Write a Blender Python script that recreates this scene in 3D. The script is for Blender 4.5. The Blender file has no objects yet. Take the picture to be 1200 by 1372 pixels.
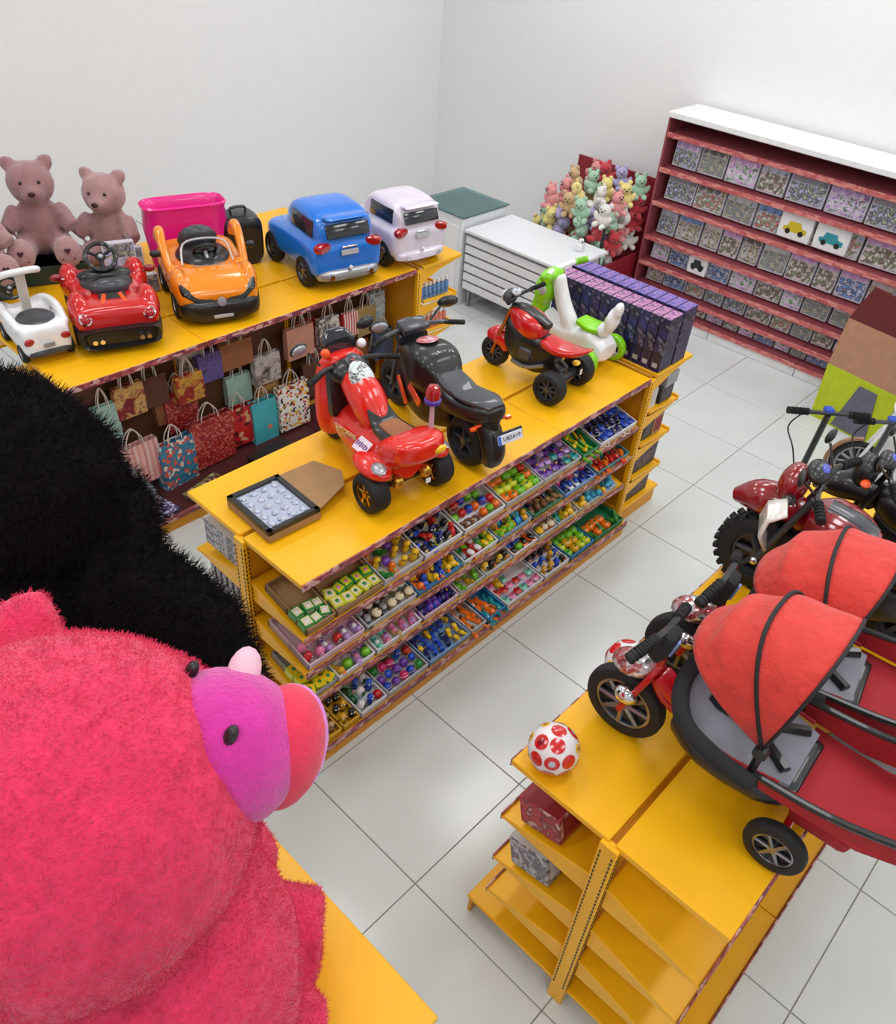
import bpy, bmesh, math, random
from mathutils import Vector, Matrix, Euler, noise
PI = math.pi
SC = bpy.context.scene
COL = SC.collection
rnd = random.Random(7)

# ---------------------------------------------------------------- camera, light, exposure
cam_d = bpy.data.cameras.new('camera')
cam = bpy.data.objects.new('camera', cam_d); COL.objects.link(cam); SC.camera = cam
cam_d.sensor_fit = 'HORIZONTAL'; cam_d.sensor_width = 36.0
cam_d.lens = 36.0 * 1110.62 / 1200.0
cam_d.clip_start = 0.05
RT = Vector((0.69011162, -0.72028284, 0.07027504)); UP = Vector((0.41754639, 0.47559659, 0.7742499)); FW = Vector((0.59110148, 0.50497576, -0.62896623))
mw = Matrix((RT, UP, -FW)).transposed().to_4x4(); mw.translation = (-1.50, -2.053, 3.682)
cam.matrix_world = mw

world = bpy.data.worlds.new('world'); SC.world = world; world.use_nodes = True
bg = world.node_tree.nodes['Background']; bg.inputs[0].default_value = (1, 1, 1, 1); bg.inputs[1].default_value = 0.4

CEIL = 4.7
LIGHT_SPOTS = [(x, y) for y in (-4.0, -1.6, 0.8, 3.2) for x in (-2.2, 0.4, 3.0, 5.3)]
for i, (x, y) in enumerate(LIGHT_SPOTS):
    ld = bpy.data.lights.new('ceiling_panel_light', 'AREA'); ld.shape = 'RECTANGLE'; ld.size = 1.2; ld.size_y = 0.6
    ld.energy = 21.5; ld.color = (0.955, 0.985, 1.0)
    lo = bpy.data.objects.new('ceiling_panel_light', ld); COL.objects.link(lo); lo.location = (x, y, CEIL - 0.06)

SC.view_settings.view_transform = 'Standard'; SC.view_settings.look = 'None'
SC.view_settings.exposure = 0.0; SC.view_settings.gamma = 1.0; SC.view_settings.use_curve_mapping = False

# ---------------------------------------------------------------- materials
def lin(c):
    return tuple((v / 255 / 12.92) if v <= 10 else ((v / 255 + 0.055) / 1.055) ** 2.4 for v in c) + (1,)
MATS = {}
def mat(name, col=None, rough=0.5, metal=0.0, var=0.08, scale=14.0, bump=0.0, bscale=60.0, coat=0.0, spec=0.5, trans=0.0, alpha=1.0, emit=0.0, sheen=0.0, pattern=None, cols=None, pscale=None):
    if name in MATS: return MATS[name]
    m = bpy.data.materials.new(name); m.use_nodes = True; MATS[name] = m
    nt = m.node_tree; N = nt.nodes; L = nt.links; b = N['Principled BSDF']
    b.inputs['Roughness'].default_value = rough; b.inputs['Metallic'].default_value = metal
    b.inputs['Coat Weight'].default_value = coat; b.inputs['Specular IOR Level'].default_value = spec
    b.inputs['Transmission Weight'].default_value = trans; b.inputs['Alpha'].default_value = alpha
    b.inputs['Sheen Weight'].default_value = sheen
    tc = N.new('ShaderNodeTexCoord'); base = lin(col or cols[0])
    if pattern is None:
        n = N.new('ShaderNodeTexNoise'); n.inputs['Scale'].default_value = scale; n.inputs['Detail'].default_value = 3
        L.new(tc.outputs['Object'], n.inputs['Vector'])
        r = N.new('ShaderNodeValToRGB')
        r.color_ramp.elements[0].position = 0.3; r.color_ramp.elements[1].position = 0.7
        r.color_ramp.elements[0].color = tuple(v * (1 - var) for v in base[:3]) + (1,)
        r.color_ramp.elements[1].color = tuple(min(1, v * (1 + var)) for v in base[:3]) + (1,)
        L.new(n.outputs['Fac'], r.inputs['Fac']); out = r.outputs['Color']
    else:
        cs = [lin(c) for c in cols]
        mp = N.new('ShaderNodeMapping'); L.new(tc.outputs['Object'], mp.inputs['Vector'])
        sc = pscale if isinstance(pscale, (tuple, list)) else (pscale,) * 3
        mp.inputs['Scale'].default_value = sc
        r = N.new('ShaderNodeValToRGB'); r.color_ramp.interpolation = 'CONSTANT'
        while len(r.color_ramp.elements) < len(cs): r.color_ramp.elements.new(0.5)
        if pattern in ('voronoi', 'dots'):
            v = N.new('ShaderNodeTexVoronoi'); v.inputs['Scale'].default_value = 1.0
            L.new(mp.outputs['Vector'], v.inputs['Vector'])
            if pattern == 'voronoi':
                s = N.new('ShaderNodeSeparateColor'); L.new(v.outputs['Color'], s.inputs['Color']); src = s.outputs[0]
                ps = [i / len(cs) for i in range(len(cs))]
            else:
                v.inputs['Randomness'].default_value = 0.7; src = v.outputs['Distance']; ps = [0.0, 0.22, 0.34, 0.37][:len(cs)]
        elif pattern == 'noise':
            v = N.new('ShaderNodeTexNoise'); v.inputs['Scale'].default_value = 1.0; v.inputs['Detail'].default_value = 4; v.inputs['Distortion'].default_value = 0.6
            L.new(mp.outputs['Vector'], v.inputs['Vector']); src = v.outputs['Fac']; r.color_ramp.interpolation = 'LINEAR'
            ps = [0.32 + 0.36 * i / (len(cs) - 1) for i in range(len(cs))]
        elif pattern == 'stripes':
            v = N.new('ShaderNodeTexWave'); v.inputs['Scale'].default_value = 1.0; v.wave_profile = 'SAW'; v.bands_direction = 'X'
            L.new(mp.outputs['Vector'], v.inputs['Vector']); src = v.outputs['Fac']
            ps = [i / len(cs) for i in range(len(cs))]
        for i, c in enumerate(cs):
            r.color_ramp.elements[i].position = ps[i]; r.color_ramp.elements[i].color = c
        L.new(src, r.inputs['Fac']); out = r.outputs['Color']
    L.new(out, b.inputs['Base Color'])
    if emit:
        L.new(out, b.inputs['Emission Color']); b.inputs['Emission Strength'].default_value = emit
    if bump:
        n2 = N.new('ShaderNodeTexNoise'); n2.inputs['Scale'].default_value = bscale; n2.inputs['Detail'].default_value = 4
        L.new(tc.outputs['Object'], n2.inputs['Vector'])
        bp = N.new('ShaderNodeBump'); bp.inputs['Strength'].default_value = bump; bp.inputs['Distance'].default_value = 0.02
        L.new(n2.outputs['Fac'], bp.inputs['Height']); L.new(bp.outputs['Normal'], b.inputs['Normal'])
    return m
def plastic(name, col, rough=0.3, **k): return mat(name, col, rough, coat=k.pop('coat', 0.3), var=k.pop('var', 0.05), **k)

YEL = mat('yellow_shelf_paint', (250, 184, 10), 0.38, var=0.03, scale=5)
YELD = mat('yellow_back_panel_paint', (222, 152, 16), 0.45, var=0.04, scale=5)  # the shelf yellow again, with shade on inner and side faces put into its colour
BLACK = plastic('black_plastic', (18, 18, 21), 0.42)
RUBBER = mat('black_rubber', (24, 24, 26), 0.7)
DGREY = plastic('dark_grey_plastic', (56, 58, 64), 0.4)
GREY = plastic('grey_plastic', (128, 130, 136), 0.4)
LGREY = plastic('light_grey_plastic', (186, 186, 190), 0.4)
WHITE = plastic('white_plastic', (238, 238, 240), 0.3)
RED = plastic('glossy_red_plastic', (205, 22, 26), 0.22, coat=0.7)
SRED = plastic('scooter_red_plastic', (228, 36, 22), 0.25, coat=0.6)
WINE = plastic('dark_red_metallic', (140, 14, 26), 0.22, coat=0.8)
ORANGE = plastic('glossy_orange_plastic', (246, 140, 22), 0.22, coat=0.7)
BLUE = plastic('glossy_blue_plastic', (20, 120, 226), 0.22, coat=0.7)
PEARL = plastic('pearl_white_plastic', (226, 216, 232), 0.25, coat=0.6)
CHROME = mat('chrome', (225, 225, 228), 0.12, 1.0, var=0.03)
STEEL = mat('brushed_steel', (150, 150, 155), 0.35, 1.0, var=0.08)
GOLD = mat('gold_rim', (206, 160, 66), 0.25, 0.9, var=0.1)
SMOKE = plastic('smoked_window', (44, 46, 52), 0.12)
LIME = plastic('lime_plastic', (136, 214, 16), 0.3)
LAMPRED = plastic('red_lamp_lens', (170, 16, 26), 0.15, coat=0.8)
LAMPORANGE = plastic('orange_lamp_lens', (250, 84, 20), 0.2, coat=0.6)
LAMPYEL = plastic('yellow_lamp_lens', (250, 196, 20), 0.2)
LAMPWHITE = plastic('clear_lamp_lens', (236, 236, 240), 0.1, coat=1.0)
SILVER = mat('silver_plastic', (172, 172, 178), 0.3, 0.6)
BROWNPAD = mat('brown_seat_pad', (150, 92, 56), 0.6)
CARD = mat('brown_cardboard', (164, 128, 88), 0.85, var=0.07, bump=0.05)
PINKHOT = plastic('hot_pink_plastic', (236, 20, 140), 0.3, coat=0.5)
STRIP = mat('red_price_strip', cols=[(132, 58, 66), (176, 88, 90), (120, 62, 86), (206, 160, 158)], rough=0.4, pattern='voronoi', pscale=(26, 60, 60))
STRIPP = mat('pink_price_strip', cols=[(206, 116, 116), (186, 84, 88), (216, 140, 132), (196, 104, 100)], rough=0.4, pattern='voronoi', pscale=(60, 18, 60))
WHITEP = mat('white_wall_paint', (240, 240, 240), 0.7, var=0.01)
COUNTER = mat('white_laminate', (232, 234, 238), 0.3, var=0.02)

# ---------------------------------------------------------------- geometry builder
def spow(v, e): return math.copysign(abs(v) ** e, v)
class G:
    def __init__(s): s.bm = bmesh.new(); s.mi = 0
    def m(s, i): s.mi = i; return s
    def _fin(s, faces):
        for f in faces: f.material_index = s.mi
    def box(s, c, d, rot=None, bev=0.0, seg=1):
        r = bmesh.ops.create_cube(s.bm, size=1.0); vs = r['verts']
        M = Matrix.Translation(c) @ (Euler(rot).to_matrix().to_4x4() if rot else Matrix()) @ Matrix.Diagonal((d[0], d[1], d[2], 1))
        bmesh.ops.transform(s.bm, matrix=M, verts=vs)
        fs = set(f for v in vs for f in v.link_faces); s._fin(fs)
        if bev:
            es = list(set(e for v in vs for e in v.link_edges))
            q = bmesh.ops.bevel(s.bm, geom=es, offset=min(bev, min(d) * 0.45), segments=seg, affect='EDGES', profile=0.5)
            s._fin(q['faces'])
        return s
    def loft(s, rings, cap=True, closed=True):
        V = [[s.bm.verts.new(p) for p in r] for r in rings]; n = len(rings[0]); fs = []
        for a, b in zip(V, V[1:]):
            for i in range(n if closed else n - 1):
                j = (i + 1) % n
                try: fs.append(s.bm.faces.new((a[i], a[j], b[j], b[i])))
                except ValueError: pass
        if cap:
            for r, fl in ((V[0], True), (V[-1], False)):
                try: fs.append(s.bm.faces.new(r[::-1] if fl else r))
                except ValueError: pass
        s._fin(fs); return s
    def tube(s, pts, r, n=8, sub=0, closed=False):
        pts = [Vector(p) for p in pts]
        rr = list(r) if isinstance(r, (list, tuple)) else [r] * len(pts)
        if sub and len(pts) > 2: pts, rr = smooth_path(pts, rr, sub, closed)
        rings = []; up = Vector((0.013, 0.021, 1))
        for i, p in enumerate(pts):
            if closed: t = pts[(i + 1) % len(pts)] - pts[i - 1]
            else: t = pts[min(i + 1, len(pts) - 1)] - pts[max(i - 1, 0)]
            t = t.normalized() if t.length > 1e-9 else Vector((0, 0, 1))
            a = t.cross(up)
            if a.length < 0.05: a = t.cross(Vector((1, 0, 0.01)))
            a.normalize(); b = t.cross(a); up = -b if (-b).dot(up) > 0 else b
            a = t.cross(up).normalized(); b = a.cross(t)
            rings.append([p + (a * math.cos(2 * PI * k / n) + b * math.sin(2 * PI * k / n)) * rr[i] for k in range(n)])
        if closed: rings.append(rings[0]); return s.loft(rings, cap=False)
        return s.loft(rings)
    def cyl(s, p0, p1, r0, r1=None, n=16): return s.tube([p0, p1], [r0, r0 if r1 is None else r1], n)
    def lathe(s, prof, n=20, M=None, cap=True):
        M = M or Matrix()
        return s.loft([[M @ Vector((r * math.cos(2 * PI * k / n), r * math.sin(2 * PI * k / n), z)) for k in range(n)] for r, z in prof], cap)
    def ell(s, c, r, rot=None, nu=14, nv=8, e=1.0):
        if isinstance(r, (int, float)): r = (r, r, r)
        M = Matrix.Translation(c) @ (Euler(rot).to_matrix().to_4x4() if rot else Matrix())
        rings = []
        for j in range(nv + 1):
            t = -PI / 2 + PI * j / nv; cr = max(math.cos(t), 0.02)
            rings.append([M @ Vector((r[0] * spow(math.cos(2 * PI * k / nu), e) * cr ** e, r[1] * spow(math.sin(2 * PI * k / nu), e) * cr ** e, r[2] * spow(math.sin(t), e))) for k in range(nu)])
        return s.loft(rings)
    def torus(s, c, R, r, M=None, n=28, k=8, arc=2 * PI):
        M = Matrix.Translation(c) @ (M or Matrix())
        full = arc > 6.28; cnt = n if full else n + 1
        rings = [[M @ Vector(((R + r * math.cos(2 * PI * j / k)) * math.cos(arc * i / n), (R + r * math.cos(2 * PI * j / k)) * math.sin(arc * i / n), r * math.sin(2 * PI * j / k))) for j in range(k)] for i in range(cnt)]
        if full: rings.append(rings[0])
        return s.loft(rings, cap=not full)
    def prism(s, poly, h, M=None):
        M = M or Matrix()
        return s.loft([[M @ Vector((x, y, z)) for x, y in poly] for z in (0, h)])
    def body(s, secs, n=24, sub=4, cap=True):
        """secs: (y, halfwidth, zbottom, ztop, exponent[, xc])"""
        P = [Vector(q[:5]) if False else list(q) + [0] * (6 - len(q)) for q in secs]
        out = []
        for i in range(len(P) - 1):
            a, b, c, d = P[max(i - 1, 0)], P[i], P[i + 1], P[min(i + 2, len(P) - 1)]
            for k in range(sub):
                t = k / sub
                out.append([cr(a[q], b[q], c[q], d[q], t) for q in range(6)])
        out.append(P[-1]); rings = []
        for y, w, zb, zt, e, xc in out:
            rings.append([Vector((xc + w * spow(math.cos(2 * PI * k / n), e), y, (zb + zt) / 2 + (zt - zb) / 2 * spow(math.sin(2 * PI * k / n), e))) for k in range(n)])
        return s.loft(rings, cap)
    def mesh(s, name, mats, sharp=38):
        bmesh.ops.remove_doubles(s.bm, verts=s.bm.verts, dist=1e-6)
        bmesh.ops.recalc_face_normals(s.bm, faces=s.bm.faces)
        for f in s.bm.faces: f.smooth = True
        a = math.radians(sharp)
        for e in s.bm.edges:
            if len(e.link_faces) == 2 and e.calc_face_angle(0) > a: e.smooth = False
        me = bpy.data.meshes.new(name); s.bm.to_mesh(me); s.bm.free()
        for m in (mats if isinstance(mats, (list, tuple)) else [mats]): me.materials.append(m)
        return me
    def obj(s, name, mats, parent=None, loc=None, rot=None, sharp=38):
        return link(name, s.mesh(name, mats, sharp), parent, loc, rot)
def cr(a, b, c, d, t):
    return 0.5 * (2 * b + (c - a) * t + (2 * a - 5 * b + 4 * c - d) * t * t + (3 * b - a - 3 * c + d) * t ** 3)
def smooth_path(p, r, sub, closed=False):
    n = len(p); o = []; q = []
    for i in range(n if closed else n - 1):
        ix = [(i - 1) % n, i, (i + 1) % n, (i + 2) % n] if closed else [max(i - 1, 0), i, i + 1, min(i + 2, n - 1)]
        for k in range(sub):
            t = k / sub
            o.append(Vector([cr(*(p[j][c] for j in ix), t) for c in range(3)])); q.append(cr(*(r[j] for j in ix), t))
    if not closed: o.append(p[-1]); q.append(r[-1])
    return o, q
def link(name, me, parent=None, loc=None, rot=None):
    o = bpy.data.objects.new(name, me); COL.objects.link(o)
    if parent is not None: o.parent = parent
    if loc is not None: o.location = loc
    if rot is not None: o.rotation_euler = rot
    return o
def tag(o, label, cat, group=None, kind=None):
    if label: o['label'] = label
    if cat: o['category'] = cat
    if group: o['group'] = group
    if kind: o['kind'] = kind
    return o
def thing(name, label, cat, loc=(0, 0, 0), rz=0.0, group=None, rot=None):
    o = bpy.data.objects.new(name, None); COL.objects.link(o); o.empty_display_size = 0.1
    o.location = loc; o.rotation_euler = rot or (0, 0, rz)
    return tag(o, label, cat, group)
def kids(o): return [c for c in COL.objects if c.parent is o]
TREE = {}
def dup(root, loc, rz=0.0, label=None, rot=None):
    r = root.copy(); COL.objects.link(r); r.location = loc; r.rotation_euler = rot or (0, 0, rz)
    if label: r['label'] = label
    for ch in root.children:
        c = ch.copy(); COL.objects.link(c); c.parent = r
        for g in ch.children:
            d = g.copy(); COL.objects.link(d); d.parent = c
    return r
def blob(name, mats, parts, vox=0.02, smooth=4, parent=None, noise_amp=0.0, noise_scale=8.0):
    """one continuous skin over overlapping volumes"""
    g = G()
    for p in parts:
        if p[0] == 'e': g.ell(p[1], p[2], p[3] if len(p) > 3 else None, 20, 12)
        elif p[0] == 'c': g.tube(p[1], p[2], 14, 4 if len(p[1]) > 2 else 0)
        elif p[0] == 'b': g.box(p[1], p[2], p[3] if len(p) > 3 else None, 0.02)
        elif p[0] == 'l': g.body(p[1], 20)
    bmesh.ops.recalc_face_normals(g.bm, faces=g.bm.faces)
    me = bpy.data.meshes.new(name); g.bm.to_mesh(me); g.bm.free()
    o = link(name, me)
    md = o.modifiers.new('skin', 'REMESH'); md.mode = 'VOXEL'; md.voxel_size = vox
    ms = o.modifiers.new('soft', 'SMOOTH'); ms.iterations = smooth; ms.factor = 0.5
    dg = bpy.context.evaluated_depsgraph_get(); dg.update()
    m2 = bpy.data.meshes.new_from_object(o.evaluated_get(dg)); m2.name = name
    o.modifiers.clear(); o.data = m2; bpy.data.meshes.remove(me)
    if noise_amp:
        for v in m2.vertices: v.co += v.normal * noise_amp * noise.noise(v.co * noise_scale)
    for p in m2.polygons: p.use_smooth = True
    m2.materials.clear()
    for m in (mats if isinstance(mats, (list, tuple)) else [mats]): m2.materials.append(m)
    if parent is not None: o.parent = parent
    return o
def text_mesh(name, s, size, m, parent, loc, rot, ext=0.0008):
    cu = bpy.data.curves.new(name, 'FONT'); cu.body = s; cu.size = size; cu.extrude = ext; cu.align_x = 'CENTER'; cu.align_y = 'CENTER'
    o = bpy.data.objects.new(name, cu); COL.objects.link(o)
    dg = bpy.context.evaluated_depsgraph_get(); dg.update()
    me = bpy.data.meshes.new_from_object(o.evaluated_get(dg)); me.name = name
    bpy.data.objects.remove(o); me.materials.clear(); me.materials.append(m)
    return link(name, me, parent, loc, rot)
RX = Matrix.Rotation(PI / 2, 4, 'Y')     # turns a lathe's axis to x
def wheel(parent, c, R, W, rim=STEEL, tyre=RUBBER, spokes=5, kr=0.66, knob=0, side=0, hub=None):
    """tyre is the part, the spoked rim its sub-part; axle along local x"""
    h = W / 2; b = min(0.25 * R, h * 0.6); ri = R * kr; g = G()
    prof = [(ri, -h + b * .2), (ri + .02 * R, -h), (R - b, -h), (R - b * .3, -h + b * .35), (R, -h + b), (R, h - b), (R - b * .3, h - b * .35), (R - b, h), (ri + .02 * R, h), (ri, h - b * .2), (ri, -h + b * .2)]
    g.lathe(prof, 30, RX, cap=False)
    if knob:
        for k in range(knob):
            a = 2 * PI * k / knob
            for dx in (-h * .6, 0, h * .6):
                aa = a + (PI / knob if dx == 0 else 0)
                g.box((dx, math.cos(aa) * R, math.sin(aa) * R), (h * .5, R * .1, R * .11), (aa, 0, 0))
    t = g.obj('wheel', [tyre], parent, c)
    g = G()
    g.lathe([(ri + .004, -h * .75), (ri * .9, -h * .8), (ri * .86, -h * .5), (ri * .86, h * .5), (ri * .9, h * .8), (ri + .004, h * .75)], 28, RX, cap=False)
    g.lathe([(0.001, -h * .8), (R * .16, -h * .8), (R * .18, 0), (R * .16, h * .8), (0.001, h * .8)], 16, RX, cap=False)
    for k in range(spokes):
        a = 2 * PI * k / spokes
        for sx in (-1, 1):
            p = Vector((sx * h * .55, math.cos(a), math.sin(a)))
            g.cyl((p.x, p.y * R * .1, p.z * R * .1), (p.x, p.y * ri * .92, p.z * ri * .92), R * .085, R * .065, 6)
    g.m(1).lathe([(0.001, -h * .22), (ri * .9, -h * .22), (ri * .9, h * .22), (0.001, h * .22)], 20, RX, cap=False)
    g.obj('rim', [rim, BLACK], t)
    return t
# ---------------------------------------------------------------- the room
def struct(name, g, m, parent=None, **k):
    o = g.obj(name, m, parent, **k)
    if parent is None: o['kind'] = 'structure'
    return o
X0, X1, Y0, Y1 = -4.2, 6.35, -6.2, 5.4
GROUT = mat('tile_grout', (150, 148, 144), 0.8)
TILE = mat('polished_floor_tile', (214, 219, 217), 0.18, var=0.025, scale=3.0, spec=0.45)
fl = struct('floor', G().box(((X0 + X1) / 2, (Y0 + Y1) / 2, -0.056), (X1 - X0 + .3, Y1 - Y0 + .3, 0.1)), GROUT)
T = 0.7385
tm = G().box((0, 0, -0.004), (T - 0.005, T - 0.005, 0.008), bev=0.0015).mesh('tile', [TILE])
for i in range(-5, 8):
    for j in range(-6, 8):
        x, y = 0.655 + T * (i + .5), -0.11 + T * (j + .5)
        if X0 < x < X1 + .2 and Y0 < y < Y1 + .2: link('tile', tm, fl, (x, y, 0.0))
for nm, c, d in (('wall_right', (X1 + .06, (Y0 + Y1) / 2, CEIL / 2), (.12, Y1 - Y0 + .24, CEIL)), ('wall_left', (X0 - .06, (Y0 + Y1) / 2, CEIL / 2), (.12, Y1 - Y0 + .24, CEIL)),
                 ('wall_back', ((X0 + X1) / 2, Y1 + .06, CEIL / 2), (X1 - X0, .12, CEIL)), ('wall_front', ((X0 + X1) / 2, Y0 - .06, CEIL / 2), (X1 - X0, .12, CEIL))):
    struct(nm, G().box(c, d), WHITEP)
ce = struct('ceiling', G().box(((X0 + X1) / 2, (Y0 + Y1) / 2, CEIL + .05), (X1 - X0 + .2, Y1 - Y0 + .2, .1)), WHITEP)
struct('baseboard_back', G().box(((X0 + X1) / 2, Y1 - .008, .05), (X1 - X0, .016, .1), bev=.004), LGREY)
struct('baseboard_right', G().box((X1 - .008, (Y0 + Y1) / 2, .05), (.016, Y1 - Y0, .1), bev=.004), LGREY)
LP = mat('lit_panel_diffuser', (255, 252, 246), 0.5, emit=1.5)
fm = G().box((0, 0, 0), (1.26, .66, .03), bev=.004).mesh('panel_frame', [WHITE]); dm = G().box((0, 0, -.016), (1.2, .6, .006)).mesh('panel_diffuser', [LP])
for x, y in LIGHT_SPOTS:
    link('panel_frame', fm, ce, (x, y, CEIL - .015)); link('panel_diffuser', dm, ce, (x, y, CEIL - .015))

# ---------------------------------------------------------------- yellow shelving
TILT = math.radians(13.5)
def slots(g, x, y, z0, z1, nx=None, step=0.025):
    z = z0
    while z < z1:
        g.box((x, y, z), (0.004, 0.006, 0.014) if nx else (0.006, 0.004, 0.014)); z += step
def shelf_unit(root, bays, bw, half, H, tiers, yf=0.0, face=1, base_out=0.085, top_depth=None, strips=True, tilt=TILT):
    """one side of a shelving run in the root's frame; the side faces -y when face is 1, +y when -1"""
    f = face
    def Y(v): return yf + f * v
    td = top_depth or half - .012
    for b in range(bays):
        xc = bw * (b + .5)
        g = G().box((xc, Y(td / 2), H - .014), (bw - .003, td, .028), bev=.004)
        tp = g.obj('top_panel', [YEL], root)
        if strips: G().box((xc, Y(-.003), H - .02), (bw - .006, .005, .036)).obj('price_strip', [STRIP], tp)
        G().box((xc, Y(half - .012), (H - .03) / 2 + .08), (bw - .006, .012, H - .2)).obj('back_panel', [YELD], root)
        for z in tiers:
            dz = math.tan(tilt) * .385
            g = G().box((xc, Y(.20), z - .012 + dz / 2), (bw - .008, .40 / math.cos(tilt), .018), (f * tilt, 0, 0), .003)
            sh = g.obj('shelf_board', [YEL], root)
            if strips: G().box((xc, Y(.002), z - .012), (bw - .01, .006, .038)).obj('price_strip', [STRIP], sh)
            for sx in (b * bw + .012, (b + 1) * bw - .012):
                M = Matrix.Translation((sx - .002, 0, 0)) @ Matrix(((0, 0, 1, 0), (f, 0, 0, 0), (0, 1, 0, 0), (0, 0, 0, 1)))
                poly = [(f * Y(.03) , z - .024 + .0), (f * Y(.39), z - .024 + dz), (f * Y(.39), z - .13 + dz), (f * Y(.30), z - .11 + dz * .8)]
                G().prism(poly, .004, M).obj('bracket', [YEL], root)
        bo = base_out
        g = G().box((xc, Y((half - bo) / 2), .105), (bw - .004, half + bo, .022), bev=.004)
        bp = g.obj('base_panel', [YEL], root)
        if strips: G().box((xc, Y(-bo - .003), .112), (bw - .006, .006, .045)).obj('price_strip', [STRIP], bp)
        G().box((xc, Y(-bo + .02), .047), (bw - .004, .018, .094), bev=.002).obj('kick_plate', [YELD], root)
def uprights(root, xs, y, H, w=.032, d=.07, ends=(0, -1)):
    for i, x in enumerate(xs):
        u = G().box((x, y, H / 2), (w, d, H), bev=.003).obj('upright', [YEL], root)
        g = G()
        for yy in (y - d / 2 + .012, y + d / 2 - .012):
            sx = x - w / 2 if i == 0 else x + w / 2
            slots(g, sx, yy, .15, H - .03, 1)
        for xx in (x - .009, x + .009): slots(g, xx, y - d / 2, .15, H - .03)
        s = g.obj('slots', [BLACK], u); s['kind'] = 'stuff'
H = 1.21; HALF = .428; TZ = (.862, .625, .40)
def gondola(label, loc, tiers=TZ, half2=None, left_open=True):
    r = thing('display_shelf', label, 'shelf', loc, group='yellow double sided shelves')
    shelf_unit(r, 3, .9, HALF, H, tiers)
    r2 = half2 or HALF
    d2 = HALF + r2
    root2 = r
    # far side, facing +y
    shelf_unit(root2, 3, .9, r2, H, (.86, .56, .30), yf=d2, face=-1, strips=False)
    uprights(r, [.0, .9, 1.8, 2.7], HALF - .0, H - .012)
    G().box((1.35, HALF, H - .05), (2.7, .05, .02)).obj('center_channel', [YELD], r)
    return r
mid = gondola('long yellow double sided shelf in the middle aisle holding trays of small toys', (0, 0, 0))
back = gondola('yellow double sided shelf carrying ride-on cars above the hanging gift bags', (0, 2.05, 0), tiers=(), half2=1.15)
right = gondola('yellow double sided shelf carrying the red canopied tricycles and spotted balls', (0, -2.02, 0), tiers=(.86, .56, .30))
# right shelf's visible side faces +y: extra price strips there
for b in range(3):
    for z in (.862, .56, .30): G().box((.9 * (b + .5), HALF * 2 - .002, z - .012), (.89, .006, .038)).obj('price_strip', [STRIP], right)
    G().box((.9 * (b + .5), HALF * 2 + .002, H - .02), (.894, .005, .034)).obj('price_strip', [STRIP], right)

def end_cap(label, loc, depth=.42, wid=.87):
    """single sided unit at the end of a run, facing +x"""
    r = thing('end_shelf', label, 'shelf', loc, group='yellow end shelves')
    G().box((depth / 2 + .03, wid / 2, H - .014), (depth, wid, .028), bev=.004).obj('top_panel', [YEL], r)
    G().box((.012, wid / 2, H / 2 + .04), (.012, wid - .06, H - .12)).obj('back_panel', [YELD], r)
    for z in (.90, .64, .36):
        sh = G().box((depth / 2 + .03, wid / 2, z), (depth - .06, wid - .01, .022), (0, math.radians(4), 0), .003).obj('shelf_board', [YEL], r)
        G().box((depth, wid / 2, z - .01), (.02, wid - .012, .045), bev=.003).obj('front_lip', [YEL], sh)
        for y in (.012, wid - .016):
            G().prism([(.02, z - .015), (depth - .02, z - .03), (.2, z - .07), (.02, z - .11)], .004, Matrix.Translation((0, y, 0)) @ Matrix(((1, 0, 0, 0), (0, 0, 1, 0), (0, 1, 0, 0), (0, 0, 0, 1)))).obj('bracket', [YEL], r)
    G().prism([(.02, H - .03), (depth + .02, H - .03), (.22, H - .07), (.02, H - .14)], .004, Matrix(((1, 0, 0, 0), (0, 0, 1, .012), (0, 1, 0, 0), (0, 0, 0, 1)))).obj('bracket', [YEL], r)
    G().box((depth / 2 + .03, wid / 2, .13), (depth + .06, wid, .022), bev=.003).obj('base_panel', [YEL], r)
    G().box((depth / 2 + .03, wid / 2, .058), (depth + .03, wid - .02, .116), bev=.002).obj('kick_plate', [YELD], r)
    for k, y in enumerate((.018, wid - .018)):
        u = G().box((.0, y, (H - .03) / 2), (.05, .034, H - .03), bev=.003).obj('upright', [YEL], r)
        if k == 0:
            g = G(); slots(g, -.012, y - .017, .1, H - .05); s = g.obj('slots', [BLACK], u); s['kind'] = 'stuff'
    return r
ec_mid = end_cap('yellow end shelf topped by two rows of purple boxed dolls', (2.745, -.0, 0))
ec_back = end_cap('yellow end shelf under the pearl white toy car beside the white counter', (2.745, 2.05, 0))

# ---------------------------------------------------------------- white slatted checkout counter
ct = thing('checkout_counter', 'long white checkout counter with a slatted front', 'counter', (4.45, 1.94, 0))
G().box((.33, .59, .785), (.70, 1.19, .03), bev=.006).obj('counter_top', [COUNTER], ct)
G().box((.32, .60, .48), (.56, 1.14, .56), bev=.004).obj('carcass', [LGREY], ct)
sl = G().box((0, 0, 0), (.022, 1.17, .072), bev=.004).mesh('slat', [COUNTER])
for k in range(6): link('slat', sl, ct, (.02, .6, .235 + k * .092))
for y in (.04, 1.15):
    for x in (.08, .55): G().cyl((x, y, 0), (x, y, .2), .022, n=12).obj('leg', [STEEL], ct)
cb = thing('counter_cabinet', 'tall white side cabinet with a glass top behind the slatted counter', 'cabinet', (4.43, 3.14, 0))
G().box((.33, .32, .44), (.64, .60, .88), bev=.006).obj('body', [COUNTER], cb)
G().box((.33, .32, .895), (.68, .64, .012), bev=.003).obj('glass_top', [mat('green_tinted_glass', (120, 170, 170), .05, trans=.8)], cb)
G().box((.005, .32, .45), (.012, .5, .7), bev=.003).obj('door', [WHITE], cb)
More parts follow.
